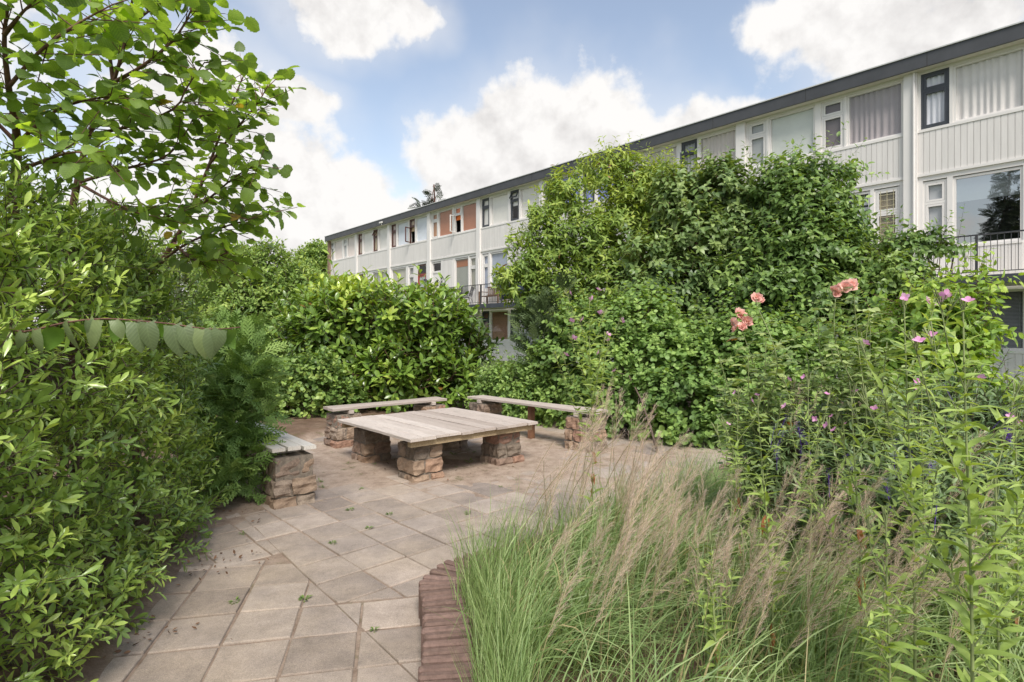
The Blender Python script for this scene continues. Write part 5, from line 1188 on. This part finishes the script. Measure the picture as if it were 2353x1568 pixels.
rose_bush('rose bush with a pale pink spray of roses and orange young leaves', np.array((1.85, 3.0)), [at(x, y+10, 2.95+rng.normal()*.12) for x, y in q], [(at(1918,668,2.9),.85),(at(1930,662,2.92),.75),(at(1942,660,2.9),.9),(at(1956,655,2.92),.95),(at(1922,676,2.9),.6)], 2)
# ================================================================== HEBE with purple spikes
leaf_mat('hebe_leaf', (.05, .10, .04), (.10, .18, .075), (.20, .30, .12), .42, .45, .2); leaf_mat('hebe_flower', (.09, .03, .26), (.16, .06, .42), (.26, .13, .58), .6, .2, .2, tcol=(1, 1, 1), sat=False)
bl = pb([(1800,1040,3.2,.18),(1860,1060,3.1,.2),(1940,1080,3.0,.2),(2020,1080,2.9,.2),(2100,1090,2.8,.22),(2180,1110,2.7,.2),(1900,1140,2.9,.2),(2000,1160,2.7,.22),(2090,1180,2.6,.22),(1820,1110,3.1,.16),(2260,1050,2.9,.2),(2330,1010,2.9,.2),(2200,980,3.1,.2),(2100,990,3.3,.22),(2000,1010,3.3,.2)])
hb = shrub('hebe_bush', 'spreading hebe with narrow dark leaves and purple flower spikes', 'shrub', (2.0, 2.9, 0), bl, T_lance, MATS['hebe_leaf'], 1000, M_bark, 9, .3, .008, leaf=.062, per=12, length=.15, up=.6, tb=(.1, .9), ang=58)
fm = None
for (x, y, Y) in ((1775,1000,3.0),(1790,1012,3.0),(1797,975,3.05),(1838,1000,2.95),(1855,1018,2.9),(1840,1048,2.9),(1785,1052,2.9),(2070,1065,2.55),(2085,1078,2.5),(2100,1052,2.5),(2112,1075,2.45),(2130,1085,2.45),(2055,1045,2.55),(2042,1140,2.3),(2150,1180,2.2),(1905,1110,2.7),(2025,885,3.0),(2180,900,3.0),(2300,960,2.7),(2320,1010,2.5),(1960,1075,2.7)):
    if fm is None:
        A_ = Acc(); n = 130; f = rng.random(n); a_ = rng.random(n)*6.28; rr = .011*np.sqrt(np.sin(np.pi*np.clip(f*.9+.1, 0, 1))); rad = np.stack([np.cos(a_), np.sin(a_), np.full(n, .35)], -1); P = np.stack([np.cos(a_)*rr*.5, np.sin(a_)*rr*.5, f*.075], -1)
        A_.add(*place_leaves(leaf_t(1, .7, 'ovate', .2, .1), P, rad, np.tile([0, 0, 1.], (n, 1)), np.full(n, .017), rng.random(n)*.9)); V, F = tubes_np([(0, 0, -.05)], [(0, 0, .05)], .0015, .001, 4); A_.add(V, F, np.full(len(V), .1)); o = A_.build('flower_spike', MATS['hebe_flower'], hb); fm = o
    else: o = fm.copy(); C.objects.link(o); o.parent = hb
    w = at(x, y, Y*.93); o.location = (w[0]-hb.location.x, w[1]-hb.location.y, w[2]-.01); o.rotation_euler = (rng.normal()*.4, rng.normal()*.4, 0)
# ================================================================== small weeds in the joints, dry leaves
leaf_mat('weed_leaf', (.06, .12, .03), (.11, .20, .045), (.18, .28, .07), .5, .35, .3)
WL = 'small green weed growing in a joint of the paving'; fw = None
def weed(x, y, s_=1, lab=None):
    global fw
    w = G(x, y)
    if fw is None:
        t = thing('weed', WL, 'weed', group='weeds in the paving joints'); A_ = Acc(); n = 16; a_ = rng.random(n)*6.28; rad = np.stack([np.cos(a_), np.sin(a_), rng.uniform(.05, 1.1, n)], -1); P = np.stack([np.cos(a_)*.012, np.sin(a_)*.012, rng.uniform(0, .015, n)], -1)
        A_.add(*place_leaves(leaf_t(2, .42, 'ovate', .2, .3), P, rad, np.tile([0, 0, 1.], (n, 1)), rng.uniform(.02, .038, n), rng.random(n)*.9)); A_.build('leaves', MATS['weed_leaf'], t)
        St = Acc(); V, F = tubes_np(np.zeros((5, 3)), P[:5]+[0, 0, .01], .001, .0008, 3); St.add(V, F); St.build('stems', M_green_stem, t); fw = t
    else: t = copy_tree(fw)
    t.location = (w[0], w[1], .0); t.scale = (s_*rng.uniform(.5, 1.2), s_*rng.uniform(.4, 1.0), s_*.6); t.rotation_euler = (0, 0, rng.random()*6.28)
for (x, y) in ((830,1125),(805,1172),(895,1183),(765,1249),(848,1215),(557,1228),(700,1378),(1090,1040),(1130,1030),(800,1065),(740,1120),(1075,1180),(1150,1120),(475,1250),(860,1068),(540,1385),(1048,1075),(700,985),(640,985),(1420,1015),(860,1450)): weed(x, y)
for (x, y, s_) in ((1078,1062,1.6),(735,1108,1.7),(1040,1045,1.5),(675,1000,1.6)): weed(x, y, s_)
b = MB_('dry_leaf'); b.base(b.ramp(b.attr('tint'), [(0, (.09, .05, .03)), (1, (.22, .13, .08))]), .8, .2); n = 420
cs_ = [(-2.25,4.3,.28),(-2.4,4.7,.3),(-.85,6.3,.5),(-2.9,8.6,.5),(-1.75,3.4,.15),(-1.72,2.6,.12),(-.35,2.9,.08),(1.2,7.5,.3),(-1.7,8.9,.4)]; k = rng.integers(0, len(cs_), n); cc = np.array(cs_)[k]
P = np.stack([cc[:, 0]+rng.normal(size=n)*cc[:, 2], cc[:, 1]+rng.normal(size=n)*cc[:, 2], rng.uniform(.006, .02, n)], -1); A_ = Acc(); A_.add(*place_leaves(leaf_t(3, .5, 'ovate', .5, -.3), P, rdir(n)*[1, 1, .25], nrm(np.array([0, 0, 1.])+.4*rng.normal(size=(n, 3))), rng.uniform(.012, .032, n), rng.random(n)))
tag(A_.build('leaf_litter', b.m), 'scattered dry brown leaves on the soil and joints', 'leaf litter', kind='stuff')
# short lawn grass seen through the gap by the cypress
P = np.stack([rng.uniform(-8, -3.6, 9000), rng.uniform(9.8, 17, 9000), np.full(9000, -.05)], -1); V, F, Tn = blades(P, rng.uniform(.05, .12, len(P)), np.array([[0, 0.]]), np.full(len(P), .012), rng.uniform(0, .2, len(P)), rng.random(len(P))*.94, 2, .5); A_ = Acc(); A_.add(V, F, Tn)
tag(A_.build('lawn_grass', MATS['bright_leaf']), 'short bright lawn grass behind the cypress', 'grass', kind='stuff')
